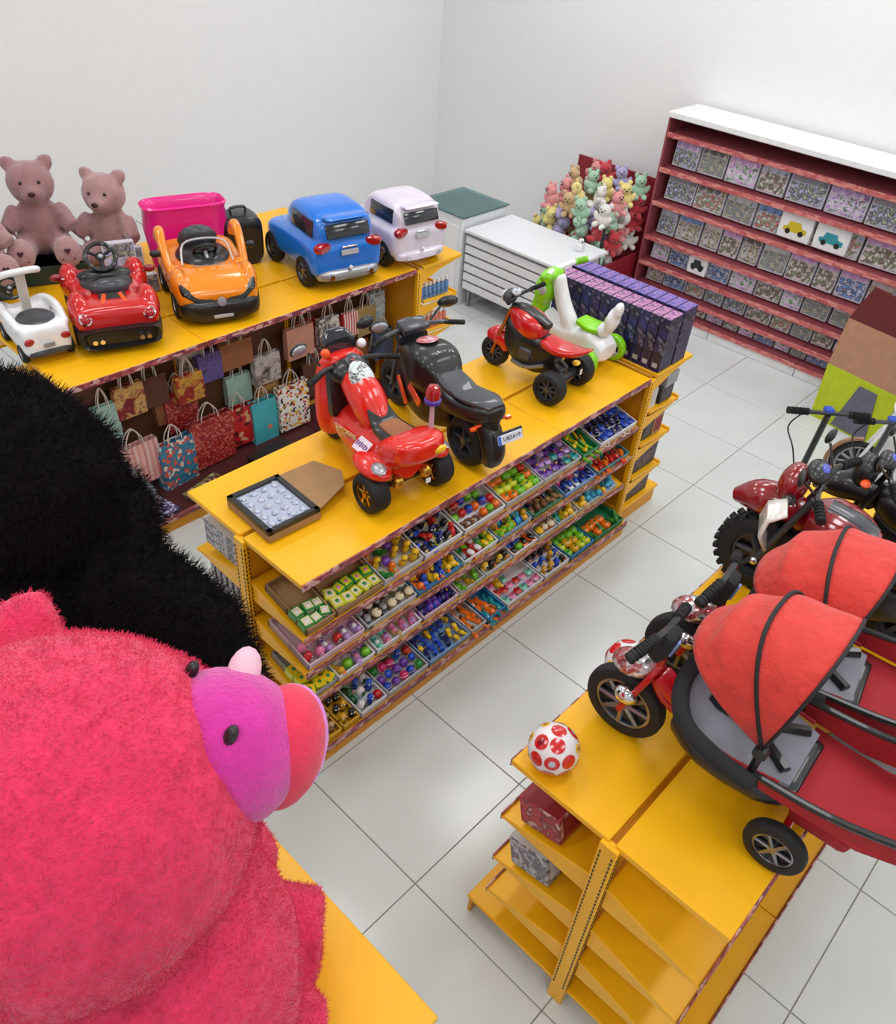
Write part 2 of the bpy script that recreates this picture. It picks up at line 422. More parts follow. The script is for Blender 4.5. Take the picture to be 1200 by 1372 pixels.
td = thing('tape_dispenser', 'small white tape dispenser with a black hole on the white counter', 'dispenser', (4.92, 2.12, .80), .3)
G().box((0, 0, .035), (.09, .07, .07), bev=.012, seg=2).box((.01, 0, .085), (.06, .05, .05), bev=.02, seg=2).obj('body', [WHITE], td)
G().cyl((-.02, -.026, .09), (-.02, -.022, .09), .013).obj('opening', [BLACK], td)

# ---------------------------------------------------------------- wall shelving with boxed toys
WX = 5.85
ws = thing('wall_shelving', 'tall wall shelving with pink price strips full of boxed toys', 'shelf', (WX, 2.0, 0))
WL = 4.6
STZ = (.13, .307, .535, .79, 1.12, 1.43, 1.74)
WB = mat('wine_back_panel', (150, 70, 80), .6)
for b in range(5):
    yc = -(b + .5) * WL / 5
    G().box((.46, yc, .95), (.02, WL / 5 - .004, 1.86)).obj('back_panel', [WB], ws)
    G().box((.03, yc, .05), (.02, WL / 5 - .006, .10), bev=.003).obj('kick_plate', [WHITE], ws)
    for z in STZ:
        sh = G().box((.24, yc, z - .0), (.44, WL / 5 - .004, .02), (0, math.radians(-6) if z > .2 else 0, 0), .003).obj('shelf_board', [WB], ws)
        G().box((.0, yc, z - .02), (.008, WL / 5 - .004, .045), bev=.002).obj('price_strip', [STRIPP], sh)
for b in range(6): G().box((.45, -b * WL / 5, .95), (.03, .04, 1.9), bev=.003).obj('upright', [WB], ws)
G().box((.24, .012, .95), (.46, .02, 1.9), bev=.003).obj('side_panel', [WB], ws)
G().box((.2, -WL / 2, 1.9), (.52, WL, .05), bev=.006).obj('header_panel', [WHITE], ws)
art_cols = [
    [(70, 110, 190), (210, 220, 235), (60, 60, 80), (150, 170, 120), (230, 230, 235)],
    [(90, 60, 130), (190, 150, 210), (240, 230, 240), (60, 130, 90), (180, 90, 150)],
    [(50, 60, 75), (150, 150, 160), (90, 120, 90), (200, 190, 160), (40, 40, 50)],
    [(120, 160, 200), (230, 225, 220), (90, 130, 70), (200, 80, 90), (240, 240, 245)],
    [(200, 190, 60), (50, 50, 55), (220, 220, 210), (120, 120, 60), (180, 60, 50)],
    [(30, 80, 170), (120, 170, 230), (20, 30, 60), (220, 225, 240), (60, 110, 190)],
    [(190, 140, 110), (240, 230, 225), (110, 130, 80), (90, 60, 60), (210, 170, 190)],
    [(150, 60, 160), (220, 160, 220), (240, 240, 245), (80, 160, 80), (110, 40, 130)]]
art_cols = [[tuple(int(v * .8 + l * .2) for v, l in zip(c, (196, 176, 222))) for c in q] for q in art_cols]
art_names = ['blue and white', 'purple and white', 'grey and green', 'pale blue and red', 'yellow and black', 'royal blue', 'tan and pink', 'violet and green']
ART = [mat('printed_box_art_' + art_names[i].replace(' ', '_'), cols=c, rough=.3, pattern='noise', pscale=(22, 22, 26)) for i, c in enumerate(art_cols)]
ARTSOFT = [mat('printed_box_sky_' + art_names[i].replace(' ', '_'), cols=c[:3], rough=.3, pattern='noise', pscale=12) for i, c in enumerate(art_cols)]
tier_names = ['bottom', 'second', 'third', 'fourth', 'fifth', 'sixth', 'top']
def toy_box(name, loc, d, art, soft, side, rot, label, group=None, cat='box'):
    """carton standing with its printed front toward -x of its frame"""
    g = G().box((0, 0, d[2] / 2), d, bev=.004)
    g.m(1).box((-d[0] / 2 - .001, 0, d[2] * .36), (.002, d[1] * .92, d[2] * .6))
    g.m(2).box((-d[0] / 2 - .001, 0, d[2] * .82), (.002, d[1] * .92, d[2] * .28))
    o = g.obj(name, [side, art, soft], None, loc, rot); return tag(o, label, cat, group)
NUMW = ['first', 'second', 'third', 'fourth', 'fifth', 'sixth', 'seventh', 'eighth', 'ninth', 'tenth', 'eleventh', 'twelfth', 'thirteenth', 'fourteenth', 'fifteenth']
SIDEW = mat('box_side_card', (206, 204, 214), .4)
for k, z in enumerate(STZ[:-1]):
    hmax = STZ[k + 1] - z - .05
    y = 1.95; n = 0
    while y > -1.75 and n < 15:
        w = rnd.choice((.20, .23, .26)) if k < 4 else rnd.choice((.27, .31, .35)); w *= .8 if k == 0 else 1
        h = min(hmax * rnd.uniform(.9, 1.0), .275); i = rnd.randrange(8)
        toy_box('toy_box', (WX + .15, y - w / 2, z + .012 + .0), (.09, w - .012, h), ART[i], ARTSOFT[(i + rnd.randrange(3)) % 8], SIDEW, (0, math.radians(rnd.uniform(5, 9)), math.radians(rnd.uniform(-3, 3))),
                '%s printed toy box, %s from the plush bin on the %s tier' % (art_names[i], NUMW[n], tier_names[k]), 'boxed toys on the wall shelving')
        y -= w + rnd.choice((.004, .006, .01)); n += 1
# vehicle pictures on the two white boxes
def pic_box(y, z, w, h, colr, nm, label):
    r = thing('toy_box', label, 'box', (WX + .085, y, z), 0, 'picture boxes on the wall shelving')
    G().box((0, 0, h / 2), (.05, w, h), bev=.004).obj('carton', [WHITE], r)
    m = plastic('print_' + nm, colr)
    M = Matrix.Translation((-.026, 0, h * .3)) @ Matrix(((0, 0, -1, 0), (-1, 0, 0, 0), (0, 1, 0, 0), (0, 0, 0, 1)))
    g = G().prism([(-.34 * w, .0), (.34 * w, .0), (.36 * w, .18 * h), (.2 * w, .22 * h), (.14 * w, .4 * h), (-.2 * w, .4 * h), (-.24 * w, .2 * h), (-.36 * w, .16 * h)], .001, M)
    g.m(1)
    for s in (-.2, .2): g.cyl((-.0285, s * w, h * .3), (-.026, s * w, h * .3), h * .11, n=14)
    g.obj('printed_car', [m, BLACK], r)
pic_box(.27, 1.155, .30, .22, (40, 150, 165), 'teal', 'white box printed with a teal jeep on the upper wall shelf')
pic_box(.60, 1.155, .30, .22, (214, 190, 40), 'yellow', 'white box printed with a yellow jeep on the upper wall shelf')
pic_box(1.40, .56, .2, .2, (40, 42, 46), 'black', 'white box printed with a black toy car on the third tier')

# ---------------------------------------------------------------- plush bin in the corner
pb = thing('plush_bin', 'dark red display bin heaped with pastel plush toys in the corner', 'bin', (5.22, 2.12, 0))
WINEP = mat('dark_red_panel', (140, 26, 40), .5)
G().box((.0, .5, .28), (.02, 1.1, .56), bev=.004).obj('front_panel', [WINEP], pb)
G().box((.5, -.04, .28), (1.0, .02, .56), bev=.004).obj('side_panel', [WINEP], pb)
G().box((.5, 1.04, .28), (1.0, .02, .56), bev=.004).obj('side_panel', [WINEP], pb)
G().box((.5, .5, .40), (.98, 1.06, .02)).obj('shelf_board', [WINEP], pb)
G().box((1.0, .5, .6), (.02, 1.1, 1.2), bev=.004).obj('back_panel', [WINEP], pb)
G().cyl((.0, -.04, 0), (.0, -.04, .95), .016, n=10).obj('pole', [BLACK], pb)
pcols = [((236, 220, 140), 'pale yellow'), ((170, 206, 180), 'mint green'), ((226, 150, 150), 'salmon pink'), ((200, 60, 70), 'red'), ((232, 228, 222), 'cream'), ((180, 170, 210), 'lilac'), ((210, 176, 130), 'beige')]
def small_plush(m, name):
    g = G().ell((0, 0, .06), (.065, .055, .062)).ell((0, -.02, .145), (.052, .048, .048))
    for s in (-1, 1):
        g.ell((s * .038, -.01, .19), (.02, .012, .022)); g.ell((s * .06, -.03, .075), (.022, .022, .04), (0, s * .6, 0)); g.ell((s * .035, -.06, .02), (.025, .04, .024))
    g.m(1)
    for s in (-1, 1): g.ell((s * .018, -.066, .155), .006, None, 6, 4)
    g.ell((0, -.07, .138), (.01, .007, .007), None, 6, 4)
    return g.mesh(name, [m, BLACK])
pm = [small_plush(mat('plush_' + n.replace(' ', '_'), c, .95, bump=.3, bscale=120, sheen=.4), 'plush_toy') for c, n in pcols]
nn = 0
for lay in range(4):
    for a in range(4):
        for b in range(5 - (lay > 1)):
            i = rnd.randrange(7); nn += 1
            o = link('plush_toy', pm[i], None, (5.34 + a * .2 + rnd.uniform(-.03, .03), 2.2 + b * .2 + rnd.uniform(-.03, .03), .415 + lay * .17 + a * .05))
            o.rotation_euler = (rnd.uniform(-.3, .3), rnd.uniform(-.3, .3), rnd.uniform(-2.5, -.3)); o.scale = (1.15,) * 3
            tag(o, '%s plush toy, %s layer, %s row, %s from counter in the corner bin' % (pcols[i][1], ('bottom', 'second', 'third', 'top')[lay], NUMW[a], NUMW[b]), 'plush toy', 'plush toys in the corner bin')
# ---------------------------------------------------------------- trays of small toys
TC = {}
def tcol(c):
    pal = dict(yellow=(246, 200, 24), gold=(226, 170, 30), lime=(120, 200, 40), green=(40, 140, 60), dkgreen=(26, 84, 46), mint=(120, 206, 180), teal=(20, 150, 160), cyan=(60, 176, 216), blue=(30, 80, 200), navy=(30, 36, 96), purple=(110, 60, 170), lilac=(190, 150, 214), pink=(236, 130, 176), hotpink=(226, 50, 120), red=(206, 36, 36), orange=(246, 120, 20), brown=(120, 72, 40), cream=(236, 224, 190), white=(236, 236, 238), black=(28, 28, 32), grey=(140, 142, 146), tan=(196, 160, 110), limeyel=(214, 220, 40))
    return plastic('toy_' + c, pal[c], .3)
def T_duck(g):
    g.ell((0, 0, .017), (.019, .026, .017), None, 10, 6).ell((0, .014, .042), .015, None, 10, 6).ell((0, -.026, .024), (.01, .012, .006), (.5, 0, 0), 8, 4)
    g.m(1).ell((0, .030, .040), (.008, .009, .004), None, 8, 4)
    g.m(2); [g.ell((s * .007, .025, .047), .003, None, 6, 4) for s in (-1, 1)]
def T_ball(g): g.ell((0, 0, .02), .02, None, 14, 8).m(1).torus((0, 0, .02), .0195, .0016, Matrix.Rotation(.6, 4, 'X'), 18, 4)
def T_car(g):
    g.body([(-.032, .014, .008, .022, .5), (-.02, .016, .006, .026, .5), (.02, .016, .006, .022, .5), (.032, .012, .008, .018, .5)], 10, 2)
    g.m(1).ell((0, -.004, .026), (.013, .018, .011), None, 10, 6, .7)
    g.m(2)
    for x in (-1, 1):
        for y in (-.018, .018): g.cyl((x * .011, y, .008), (x * .018, y, .008), .008, n=10)
def T_box(g):
    g.box((0, 0, .018), (.042, .042, .036), bev=.002).m(1).box((0, 0, .0362), (.03, .03, .001)).box((0, -.0212, .018), (.03, .001, .022)).m(2).ell((0, 0, .037), (.008, .008, .003), None, 8, 4)
def T_figure(g):
    g.ell((0, 0, .022), (.014, .012, .022), None, 10, 6).ell((0, 0, .05), (.015, .014, .015), None, 10, 6)
    g.m(1); [g.ell((s * .016, 0, .026), (.005, .005, .013), (0, s * .4, 0), 6, 4) for s in (-1, 1)]; g.ell((0, 0, .012), (.015, .013, .012), None, 10, 5)
    g.m(2); [g.ell((s * .006, -.012, .052), .004, None, 6, 4) for s in (-1, 1)]
def T_dino(g):
    g.tube([(0, -.038, .008), (0, -.02, .014), (0, .0, .02), (0, .014, .026), (0, .022, .04), (0, .034, .043)], [.003, .008, .014, .011, .007, .007], 8, 2)
    for x in (-1, 1):
        for y in (-.008, .01): g.cyl((x * .008, y, .014), (x * .01, y, 0), .005, n=6)
    g.m(1); [g.box((0, -.02 + k * .01, .026 + k * .004), (.002, .007, .008), (.7, 0, 0)) for k in range(4)]
    g.m(2); [g.ell((s * .006, .034, .046), .002, None, 6, 4) for s in (-1, 1)]
def T_cup(g):
    g.lathe([(.001, 0), (.013, 0), (.018, .034), (.001, .034)], 14).m(1).lathe([(.001, .034), (.0195, .034), (.02, .04), (.012, .05), (.001, .052)], 14).m(2).cyl((.004, 0, .05), (.008, 0, .062), .003, n=6)
def T_stick(g): g.cyl((0, -.055, .008), (0, .04, .008), .006, n=8).m(1).ell((0, .05, .01), (.011, .014, .01), None, 8, 6).m(2).cyl((0, -.055, .008), (0, -.07, .008), .008, n=8)
def T_whistle(g): g.cyl((-.009, 0, .014), (.009, 0, .014), .014, n=12).box((0, .018, .02), (.015, .03, .012), bev=.002).m(1).cyl((-.0095, 0, .014), (.0095, 0, .014), .006, n=8).m(2).torus((0, -.018, .014), .006, .0015, RX, 10, 4)
def T_pumpkin(g):
    rings = []
    for j in range(7):
        t = -PI / 2 + PI * j / 6
        rings.append([Vector(((.006 + .02 * math.cos(t)) * (1 + .1 * math.cos(8 * a)) * math.cos(a), (.006 + .02 * math.cos(t)) * (1 + .1 * math.cos(8 * a)) * math.sin(a), .019 + .018 * math.sin(t))) for a in [2 * PI * k / 24 for k in range(24)]])
    g.loft(rings).m(1).cyl((0, 0, .034), (.003, 0, .046), .004, .003, 6).m(2).ell((.008, 0, .038), (.01, .005, .002), None, 6, 4)
def T_top(g): g.lathe([(.001, 0), (.004, .004), (.02, .02), (.02, .024), (.006, .03), (.004, .046), (.001, .047)], 14).m(1).torus((0, 0, .022), .0195, .002, None, 14, 4).m(2).ell((0, 0, .047), .005, None, 6, 4)
def T_lobster(g):
    g.tube([(0, -.04, .012), (0, -.02, .014), (0, .005, .017), (0, .026, .012)], [.007, .010, .014, .007], 8, 2)
    for s in (-1, 1):
        g.tube([(s * .01, .01, .014), (s * .026, .024, .014), (s * .02, .044, .014)], [.004, .004, .008], 6, 2); g.box((s * .008, -.05, .01), (.014, .018, .003), (0, 0, s * .5))
        for k in range(3): g.cyl((s * .01, -.012 + k * .01, .012), (s * .024, -.018 + k * .011, .002), .002, n=5)
    g.m(2); [g.ell((s * .005, .03, .018), .003, None, 6, 4) for s in (-1, 1)]
def T_yoyo(g):
    for s in (-1, 1): g.lathe([(.001, s * .004 + .016), (.02, s * .004 + .016), (.021, s * .009 + .016), (.012, s * .013 + .016), (.001, s * .012 + .016)], 16)
    g.m(1).tube([(.0, .0, .016), (.022, .0, .02), (.034, .02, .006), (.02, .04, .004), (-.01, .03, .004)], .0018, 5, 3).m(2).ell((0, 0, .029), (.008, .008, .002), None, 8, 4)
def T_penguin(g):
    g.ell((0, 0, .026), (.019, .018, .026), None, 12, 8).m(1).ell((0, -.008, .024), (.013, .012, .02), None, 10, 6)
    g.m(2); [g.ell((s * .006, -.016, .04), .003, None, 6, 4) for s in (-1, 1)]; g.m(2).ell((0, -.019, .034), (.004, .006, .002), None, 6, 4)
def T_shoe(g):
    g.ell((0, 0, .013), (.016, .034, .013), None, 12, 6, .8).ell((0, -.018, .026), (.014, .014, .016), None, 10, 6).m(1).ell((0, .006, .026), (.01, .012, .006), None, 8, 4).m(2).ell((0, .022, .022), .006, None, 6, 4)
def T_beads(g):
    for k in range(12):
        a = 2 * PI * k / 12; g.ell((.022 * math.cos(a), .016 * math.sin(a), .008), .008, None, 7, 5)
    g.m(1).ell((.022, 0, .009), .009, None, 7, 5)
def T_bird(g):
    g.ell((0, 0, .02), (.017, .026, .018), (.3, 0, 0), 10, 6).ell((0, .018, .04), .013, None, 10, 6).m(1)
    for s in (-1, 1): g.ell((s * .017, -.004, .024), (.004, .018, .011), (.4, 0, 0), 8, 4)
    g.m(2).ell((0, .032, .04), (.004, .008, .004), None, 6, 4)
TOYF = {k[2:]: v for k, v in globals().items() if k.startswith('T_')}
TOYW = dict(duck='duck', ball='ball', car='toy car', box='boxed trinket', figure='figure', dino='dinosaur', cup='lidded cup', stick='wand', whistle='whistle', pumpkin='pumpkin', top='spinning top', lobster='lobster', yoyo='yo-yo', penguin='penguin', shoe='doll shoe', beads='bead bracelet', bird='bird')
TOYN = dict(duck='toy_duck', ball='bouncy_ball', car='toy_car', box='trinket_box', figure='toy_figure', dino='toy_dinosaur', cup='toy_cup', stick='toy_wand', whistle='toy_whistle', pumpkin='toy_pumpkin', top='whirligig', lobster='toy_lobster', yoyo='spinning_toy', penguin='toy_penguin', shoe='doll_shoe', beads='bead_bracelet', bird='toy_bird')
CW = dict(dkgreen='dark green', hotpink='hot pink', limeyel='lime yellow')
TMESH = {}
def toy_mesh(kind, a, b, c):
    k = (kind, a, b, c)
    if k not in TMESH:
        g = G(); TOYF[kind](g); TMESH[k] = g.mesh(TOYN[kind], [tcol(a), tcol(b), tcol(c)])
    return TMESH[k]
TRAYM = dict(clear=mat('clear_tray_plastic', (226, 230, 232), .12, alpha=.45, spec=.6), white=plastic('white_tray_plastic', (230, 232, 236), .3), card=CARD, pinkt=plastic('pale_pink_tray', (222, 190, 206), .35), bluet=plastic('blue_tray', (40, 130, 190), .35), tealt=plastic('teal_tray', (60, 136, 150), .35), greent=plastic('green_tray', (36, 130, 90), .35), yellowt=plastic('yellow_tray', (222, 170, 40), .4), greyt=plastic('grey_tray', (150, 152, 154), .4), skyt=plastic('pale_blue_tray', (130, 170, 214), .35))
TRW = dict(clear='clear', white='white', card='cardboard', pinkt='pale pink', bluet='blue', tealt='teal', greent='green', yellowt='yellow', greyt='grey', skyt='pale blue')
TIERW = {1: 'top', 2: 'second', 3: 'third', 4: 'lowest'}
def tray(tier, idx, xa, xb, col, toys, depth=.31, h=.045, front=False):
    """toys: list of (kind, c1, c2, c3, count); laid in rows from the front of the tray"""
    z0, y0, tilt = {1: (.862, .012, TILT), 2: (.625, .012, TILT), 3: (.40, .012, TILT), 4: (.117, -.072, math.radians(6))}[tier]
    w = xb - xa - .008; xc = (xa + xb) / 2
    zb = z0 + .004 if tier < 4 else .119
    M = Matrix.Translation((xc, y0, zb + .004)) @ Matrix.Rotation(tilt, 4, 'X')
    g = G(); t = .004
    g.box((0, depth / 2, .003), (w, depth, .004))
    for s in (-1, 1): g.box((s * (w / 2 - t / 2), depth / 2, h / 2 + .002), (t, depth, h))
    g.box((0, t / 2, h / 2 + .002), (w, t, h)).box((0, depth - t / 2, h / 2 + .002), (w, t, h))
    for s in (-1, 1): g.box((s * (w / 2 - .003), depth / 2, h + .003), (.008, depth, .003), bev=.001)
    g.box((0, .003, h + .003), (w, .008, .003))
    nth = NUMW[idx]
    o = g.obj('toy_tray', [TRAYM[col]], None); o.matrix_world = M
    tag(o, '%s toy tray, %s from the bear end on the %s tier' % (TRW[col], nth, TIERW[tier]), 'tray', 'toy trays on the middle shelf')
    if col != 'card': toys = [q[:4] + (int(q[4] * 1.4 + .5),) for q in toys]
    tot = sum(q[4] for q in toys); cols = max(1, round(w / .058)); lst = [q[:4] for q in toys for _ in range(q[4])]
    if not front: rnd.shuffle(lst)
    rows = math.ceil(tot / cols); dy = min(.062, (depth - .07) / max(rows - 1, 1)) if rows > 1 else 0
    for n, q in enumerate(lst):
        r_, c_ = divmod(n, cols)
        p = M @ Vector((-w / 2 + w * (c_ + .5) / cols + rnd.uniform(-.006, .006), .042 + r_ * max(dy, .048) + rnd.uniform(-.006, .006), .0055))
        o = link(TOYN[q[0]], toy_mesh(*q)); s = rnd.uniform(1.22, 1.42)
        o.matrix_world = Matrix.Translation(p) @ Matrix.Rotation(tilt, 4, 'X') @ Matrix.Rotation(rnd.uniform(-.5, .5) + (0 if q[0] in ('box', 'cup', 'figure', 'penguin') else rnd.choice((0, PI))), 4, 'Z') @ Matrix.Scale(s, 4)
        rw = ('front row', 'second row', 'third row', 'fourth row', 'fifth row', 'back row')[min(r_, 5)]
        tag(o, '%s %s, %s in %s, %s tray, %s tier from bear end' % (CW.get(q[1], q[1]), TOYW[q[0]], NUMW[c_], rw, nth, TIERW[tier]), 'toy', 'toys in the %s tray of the %s tier' % (nth, TIERW[tier]))
TR = {
 1: [(.02, .19, 'card', [('box', 'green', 'cream', 'white', 6)]), (.195, .485, 'card', [('box', 'limeyel', 'cream', 'green', 6), ('box', 'green', 'limeyel', 'pink', 4)]),
     (.49, .752, 'clear', [('figure', 'yellow', 'gold', 'black', 5), ('dino', 'green', 'cream', 'black', 2), ('shoe', 'orange', 'tan', 'red', 2), ('ball', 'purple', 'tan', 'red', 2)]),
     (.76, 1.04, 'white', [('figure', 'navy', 'limeyel', 'white', 4), ('penguin', 'black', 'white', 'yellow', 4), ('bird', 'red', 'black', 'yellow', 3), ('car', 'blue', 'black', 'black', 3)]),
     (1.05, 1.38, 'white', [('beads', 'brown', 'tan', 'tan', 3), ('ball', 'lime', 'black', 'black', 3), ('ball', 'orange', 'red', 'red', 2), ('ball', 'blue', 'red', 'red', 2), ('ball', 'red', 'cream', 'red', 2)]),
     (1.39, 1.71, 'clear', [('pumpkin', 'lime', 'green', 'green', 6), ('pumpkin', 'orange', 'green', 'green', 4), ('pumpkin', 'limeyel', 'green', 'green', 5), ('pumpkin', 'red', 'green', 'green', 2)]),
     (1.715, 2.07, 'clear', [('top', 'purple', 'lilac', 'yellow', 6), ('top', 'teal', 'lime', 'orange', 4), ('top', 'lilac', 'purple', 'red', 4), ('car', 'purple', 'navy', 'black', 3)]),
     (2.075, 2.25, 'greent', [('stick', 'lime', 'yellow', 'green', 4), ('stick', 'yellow', 'green', 'green', 2)]),
     (2.26, 2.66, 'white', [('yoyo', 'blue', 'white', 'navy', 8), ('yoyo', 'navy', 'white', 'grey', 7), ('yoyo', 'black', 'white', 'blue', 4)])],
 2: [(.02, .37, 'pinkt', [('penguin', 'pink', 'white', 'hotpink', 3), ('penguin', 'red', 'white', 'black', 2), ('shoe', 'lilac', 'white', 'purple', 2)]),
     (.38, .725, 'clear', [('cup', 'brown', 'cream', 'brown', 4), ('cup', 'mint', 'white', 'teal', 2), ('car', 'black', 'grey', 'black', 3), ('cup', 'tan', 'cream', 'white', 2)]),
     (.73, 1.065, 'bluet', [('duck', 'yellow', 'orange', 'black', 4), ('duck', 'blue', 'orange', 'white', 2), ('duck', 'orange', 'red', 'black', 2)]),
     (1.075, 1.36, 'white', [('car', 'green', 'grey', 'black', 2), ('car', 'red', 'white', 'black', 2), ('car', 'lime', 'yellow', 'black', 3)]),
     (1.365, 1.66, 'skyt', [('bird', 'lime', 'yellow', 'orange', 3), ('bird', 'cyan', 'blue', 'yellow', 2), ('duck', 'gold', 'orange', 'black', 3)]),
     (1.665, 1.955, 'greent', [('dino', 'brown', 'tan', 'black', 4), ('dino', 'navy', 'blue', 'black', 2), ('dino', 'tan', 'brown', 'black', 2)]),
     (1.97, 2.295, 'skyt', [('car', 'blue', 'navy', 'black', 3), ('ball', 'hotpink', 'yellow', 'red', 2), ('car', 'white', 'blue', 'black', 2)]),
     (2.305, 2.66, 'tealt', [('lobster', 'red', 'red', 'black', 3), ('lobster', 'orange', 'red', 'black', 3)])],
 3: [(.02, .185, 'greyt', [('box', 'limeyel', 'yellow', 'green', 6)]), (.195, .44, 'white', [('ball', 'lime', 'green', 'green', 2), ('penguin', 'cream', 'brown', 'black', 2), ('shoe', 'lilac', 'pink', 'purple', 2), ('duck', 'gold', 'orange', 'black', 1)]),
     (.45, .775, 'white', [('shoe', 'pink', 'lilac', 'purple', 3), ('shoe', 'tan', 'pink', 'hotpink', 2), ('shoe', 'mint', 'white', 'teal', 2)]),
     (.785, 1.065, 'pinkt', [('bird', 'navy', 'purple', 'white', 4), ('bird', 'purple', 'blue', 'yellow', 3)]),
     (1.075, 1.28, 'clear', [('dino', 'lime', 'green', 'black', 3), ('dino', 'gold', 'black', 'black', 2)]),
     (1.285, 1.52, 'clear', [('figure', 'yellow', 'black', 'white', 3), ('penguin', 'black', 'yellow', 'orange', 2)]),
     (1.53, 1.76, 'white', [('car', 'blue', 'grey', 'black', 2), ('car', 'orange', 'black', 'black', 2), ('ball', 'lime', 'green', 'green', 2)]),
     (1.77, 1.95, 'clear', [('cup', 'cyan', 'yellow', 'red', 2), ('cup', 'orange', 'cream', 'brown', 2)]),
     (1.96, 2.17, 'clear', [('duck', 'yellow', 'orange', 'black', 2), ('bird', 'teal', 'lime', 'yellow', 2), ('duck', 'red', 'orange', 'black', 1)]),
     (2.18, 2.60, 'clear', [('duck', 'cyan', 'blue', 'black', 4), ('duck', 'yellow', 'orange', 'black', 3)])],
 4: [(.02, .15, 'yellowt', [('beads', 'brown', 'gold', 'gold', 2), ('figure', 'tan', 'brown', 'black', 2)]), (.155, .27, 'yellowt', [('figure', 'black', 'gold', 'white', 3), ('figure', 'gold', 'black', 'white', 2)]),
     (.275, .46, 'white', [('penguin', 'white', 'green', 'black', 3), ('bird', 'dkgreen', 'mint', 'red', 2), ('figure', 'blue', 'navy', 'white', 2), ('ball', 'red', 'cream', 'red', 1)]),
     (.465, .77, 'clear', [('ball', 'hotpink', 'white', 'red', 4), ('ball', 'blue', 'yellow', 'red', 3), ('ball', 'green', 'lime', 'red', 3), ('ball', 'purple', 'lilac', 'red', 3), ('ball', 'red', 'orange', 'red', 2), ('figure', 'blue', 'cyan', 'white', 2)]),
     (.775, 1.11, 'skyt', [('whistle', 'blue', 'yellow', 'navy', 7), ('whistle', 'yellow', 'blue', 'black', 6), ('whistle', 'navy', 'cyan', 'black', 4)]),
     (1.115, 1.25, 'clear', [('stick', 'orange', 'orange', 'brown', 4)]),
     (1.255, 1.425, 'bluet', [('lobster', 'orange', 'orange', 'black', 3), ('lobster', 'teal', 'cyan', 'black', 2)]),
     (1.43, 1.785, 'white', [('top', 'pink', 'white', 'red', 4), ('top', 'red', 'grey', 'black', 3), ('duck', 'yellow', 'orange', 'black', 1), ('top', 'mint', 'white', 'blue', 3)]),
     (1.79, 2.05, 'white', [('penguin', 'blue', 'white', 'yellow', 3), ('penguin', 'black', 'white', 'orange', 3), ('figure', 'gold', 'brown', 'white', 3)]),
     (2.06, 2.32, 'bluet', [('pumpkin', 'lime', 'green', 'green', 5), ('pumpkin', 'limeyel', 'green', 'green', 3), ('pumpkin', 'gold', 'green', 'green', 2)]),
     (2.325, 2.66, 'greent', [('pumpkin', 'orange', 'green', 'green', 4), ('dino', 'green', 'lime', 'black', 3)])]}
for tier, lst in TR.items():
    for i, (xa, xb, c, toys) in enumerate(lst): tray(tier, i, xa, xb, c, toys, front=(tier == 1 and i < 2), depth=.31 if tier < 4 else .30)
# ---------------------------------------------------------------- ride-on cars on the back shelf (rear faces -y of each frame unless said)
DT = 1.212
def plate(parent, txt, c, w, h, rot=(PI / 2, 0, 0), m=None, band=None, name='number_plate'):
    p = G().box((0, 0, 0), (w, h, .006), bev=.002).obj(name, [m or WHITE], parent, c, rot)
    if band: G().box((-w * .44, 0, .0035), (w * .12, h * .96, .002)).obj('plate_band', [band], p)
    if txt: text_mesh('lettering', txt, h * .62, BLACK, p, (w * .06, 0, .0035), (0, 0, 0))
    return p
def steering(parent, c, R, rot, m=BLACK):
    M = Euler(rot).to_matrix().to_4x4()
    g = G().torus((0, 0, 0), R, R * .16, None, 26, 8)
    for a in (0, 2.1, 4.2): g.cyl((0, 0, -.006), (R * math.sin(a), -R * math.cos(a), 0), R * .12, n=6)
    g.ell((0, 0, 0), (R * .36, R * .36, R * .16), None, 12, 6)
    g.m(1).ell((0, 0, R * .14), (R * .16, R * .16, R * .06), None, 10, 4).cyl((0, 0, -.0), (0, 0, -R * 1.1), R * .18, n=8)
    return g.obj('steering_wheel', [m, SILVER], parent, c, rot)
# white push car
t = thing('push_car', 'small white push car with a tall push handle and oval black seat', 'toy car', (.125, 2.56, DT), -.12, 'ride-on cars on the back shelf')
blob('body', WHITE, [('l', [(-.2, .10, .05, .17, .5), (-.17, .135, .04, .22, .45), (0, .14, .04, .21, .5), (.2, .135, .04, .2, .5), (.3, .11, .05, .16, .6)]), ('c', [(-.125, -.16, .2), (-.135, 0, .235), (-.12, .17, .22), (-.07, .27, .17)], [.022, .026, .026, .02]), ('c', [(.125, -.16, .2), (.135, 0, .235), (.12, .17, .22), (.07, .27, .17)], [.022, .026, .026, .02])], .011, 3, t)
G().ell((0, -.05, .212), (.105, .12, .022), None, 20, 8).obj('seat', [DGREY], t)
G().box((0, .085, .3), (.055, .03, .26), (.12, 0, 0), .012, 2).obj('handle_post', [mat('beige_plastic', (206, 196, 184), .4)], t)
G().tube([(-.10, .075, .43), (-.06, .04, .45), (.06, .04, .45), (.10, .075, .43), (.06, .11, .42), (-.06, .11, .42)], .019, 10, 5, True).obj('push_handle', [WHITE], t)
steering(t, (-.04, .2, .3), .06, (.9, 0, 0))
for s in (-1, 1):
    G().ell((s * .098, -.196, .145), (.03, .012, .022), (0, s * .3, 0), 10, 6).obj('tail_light', [LAMPRED], t)
    for y in (-.12, .2): wheel(t, (s * .125, y, .055), .055, .04, SILVER, RUBBER, 5)
plate(t, '', (0, -.212, .115), .06, .024, m=GREY)
G().body([(-.218, .08, .055, .078, .6), (-.20, .115, .05, .085, .5), (-.19, .11, .05, .085, .5)], 12, 2).obj('rear_bumper', [DGREY], t)
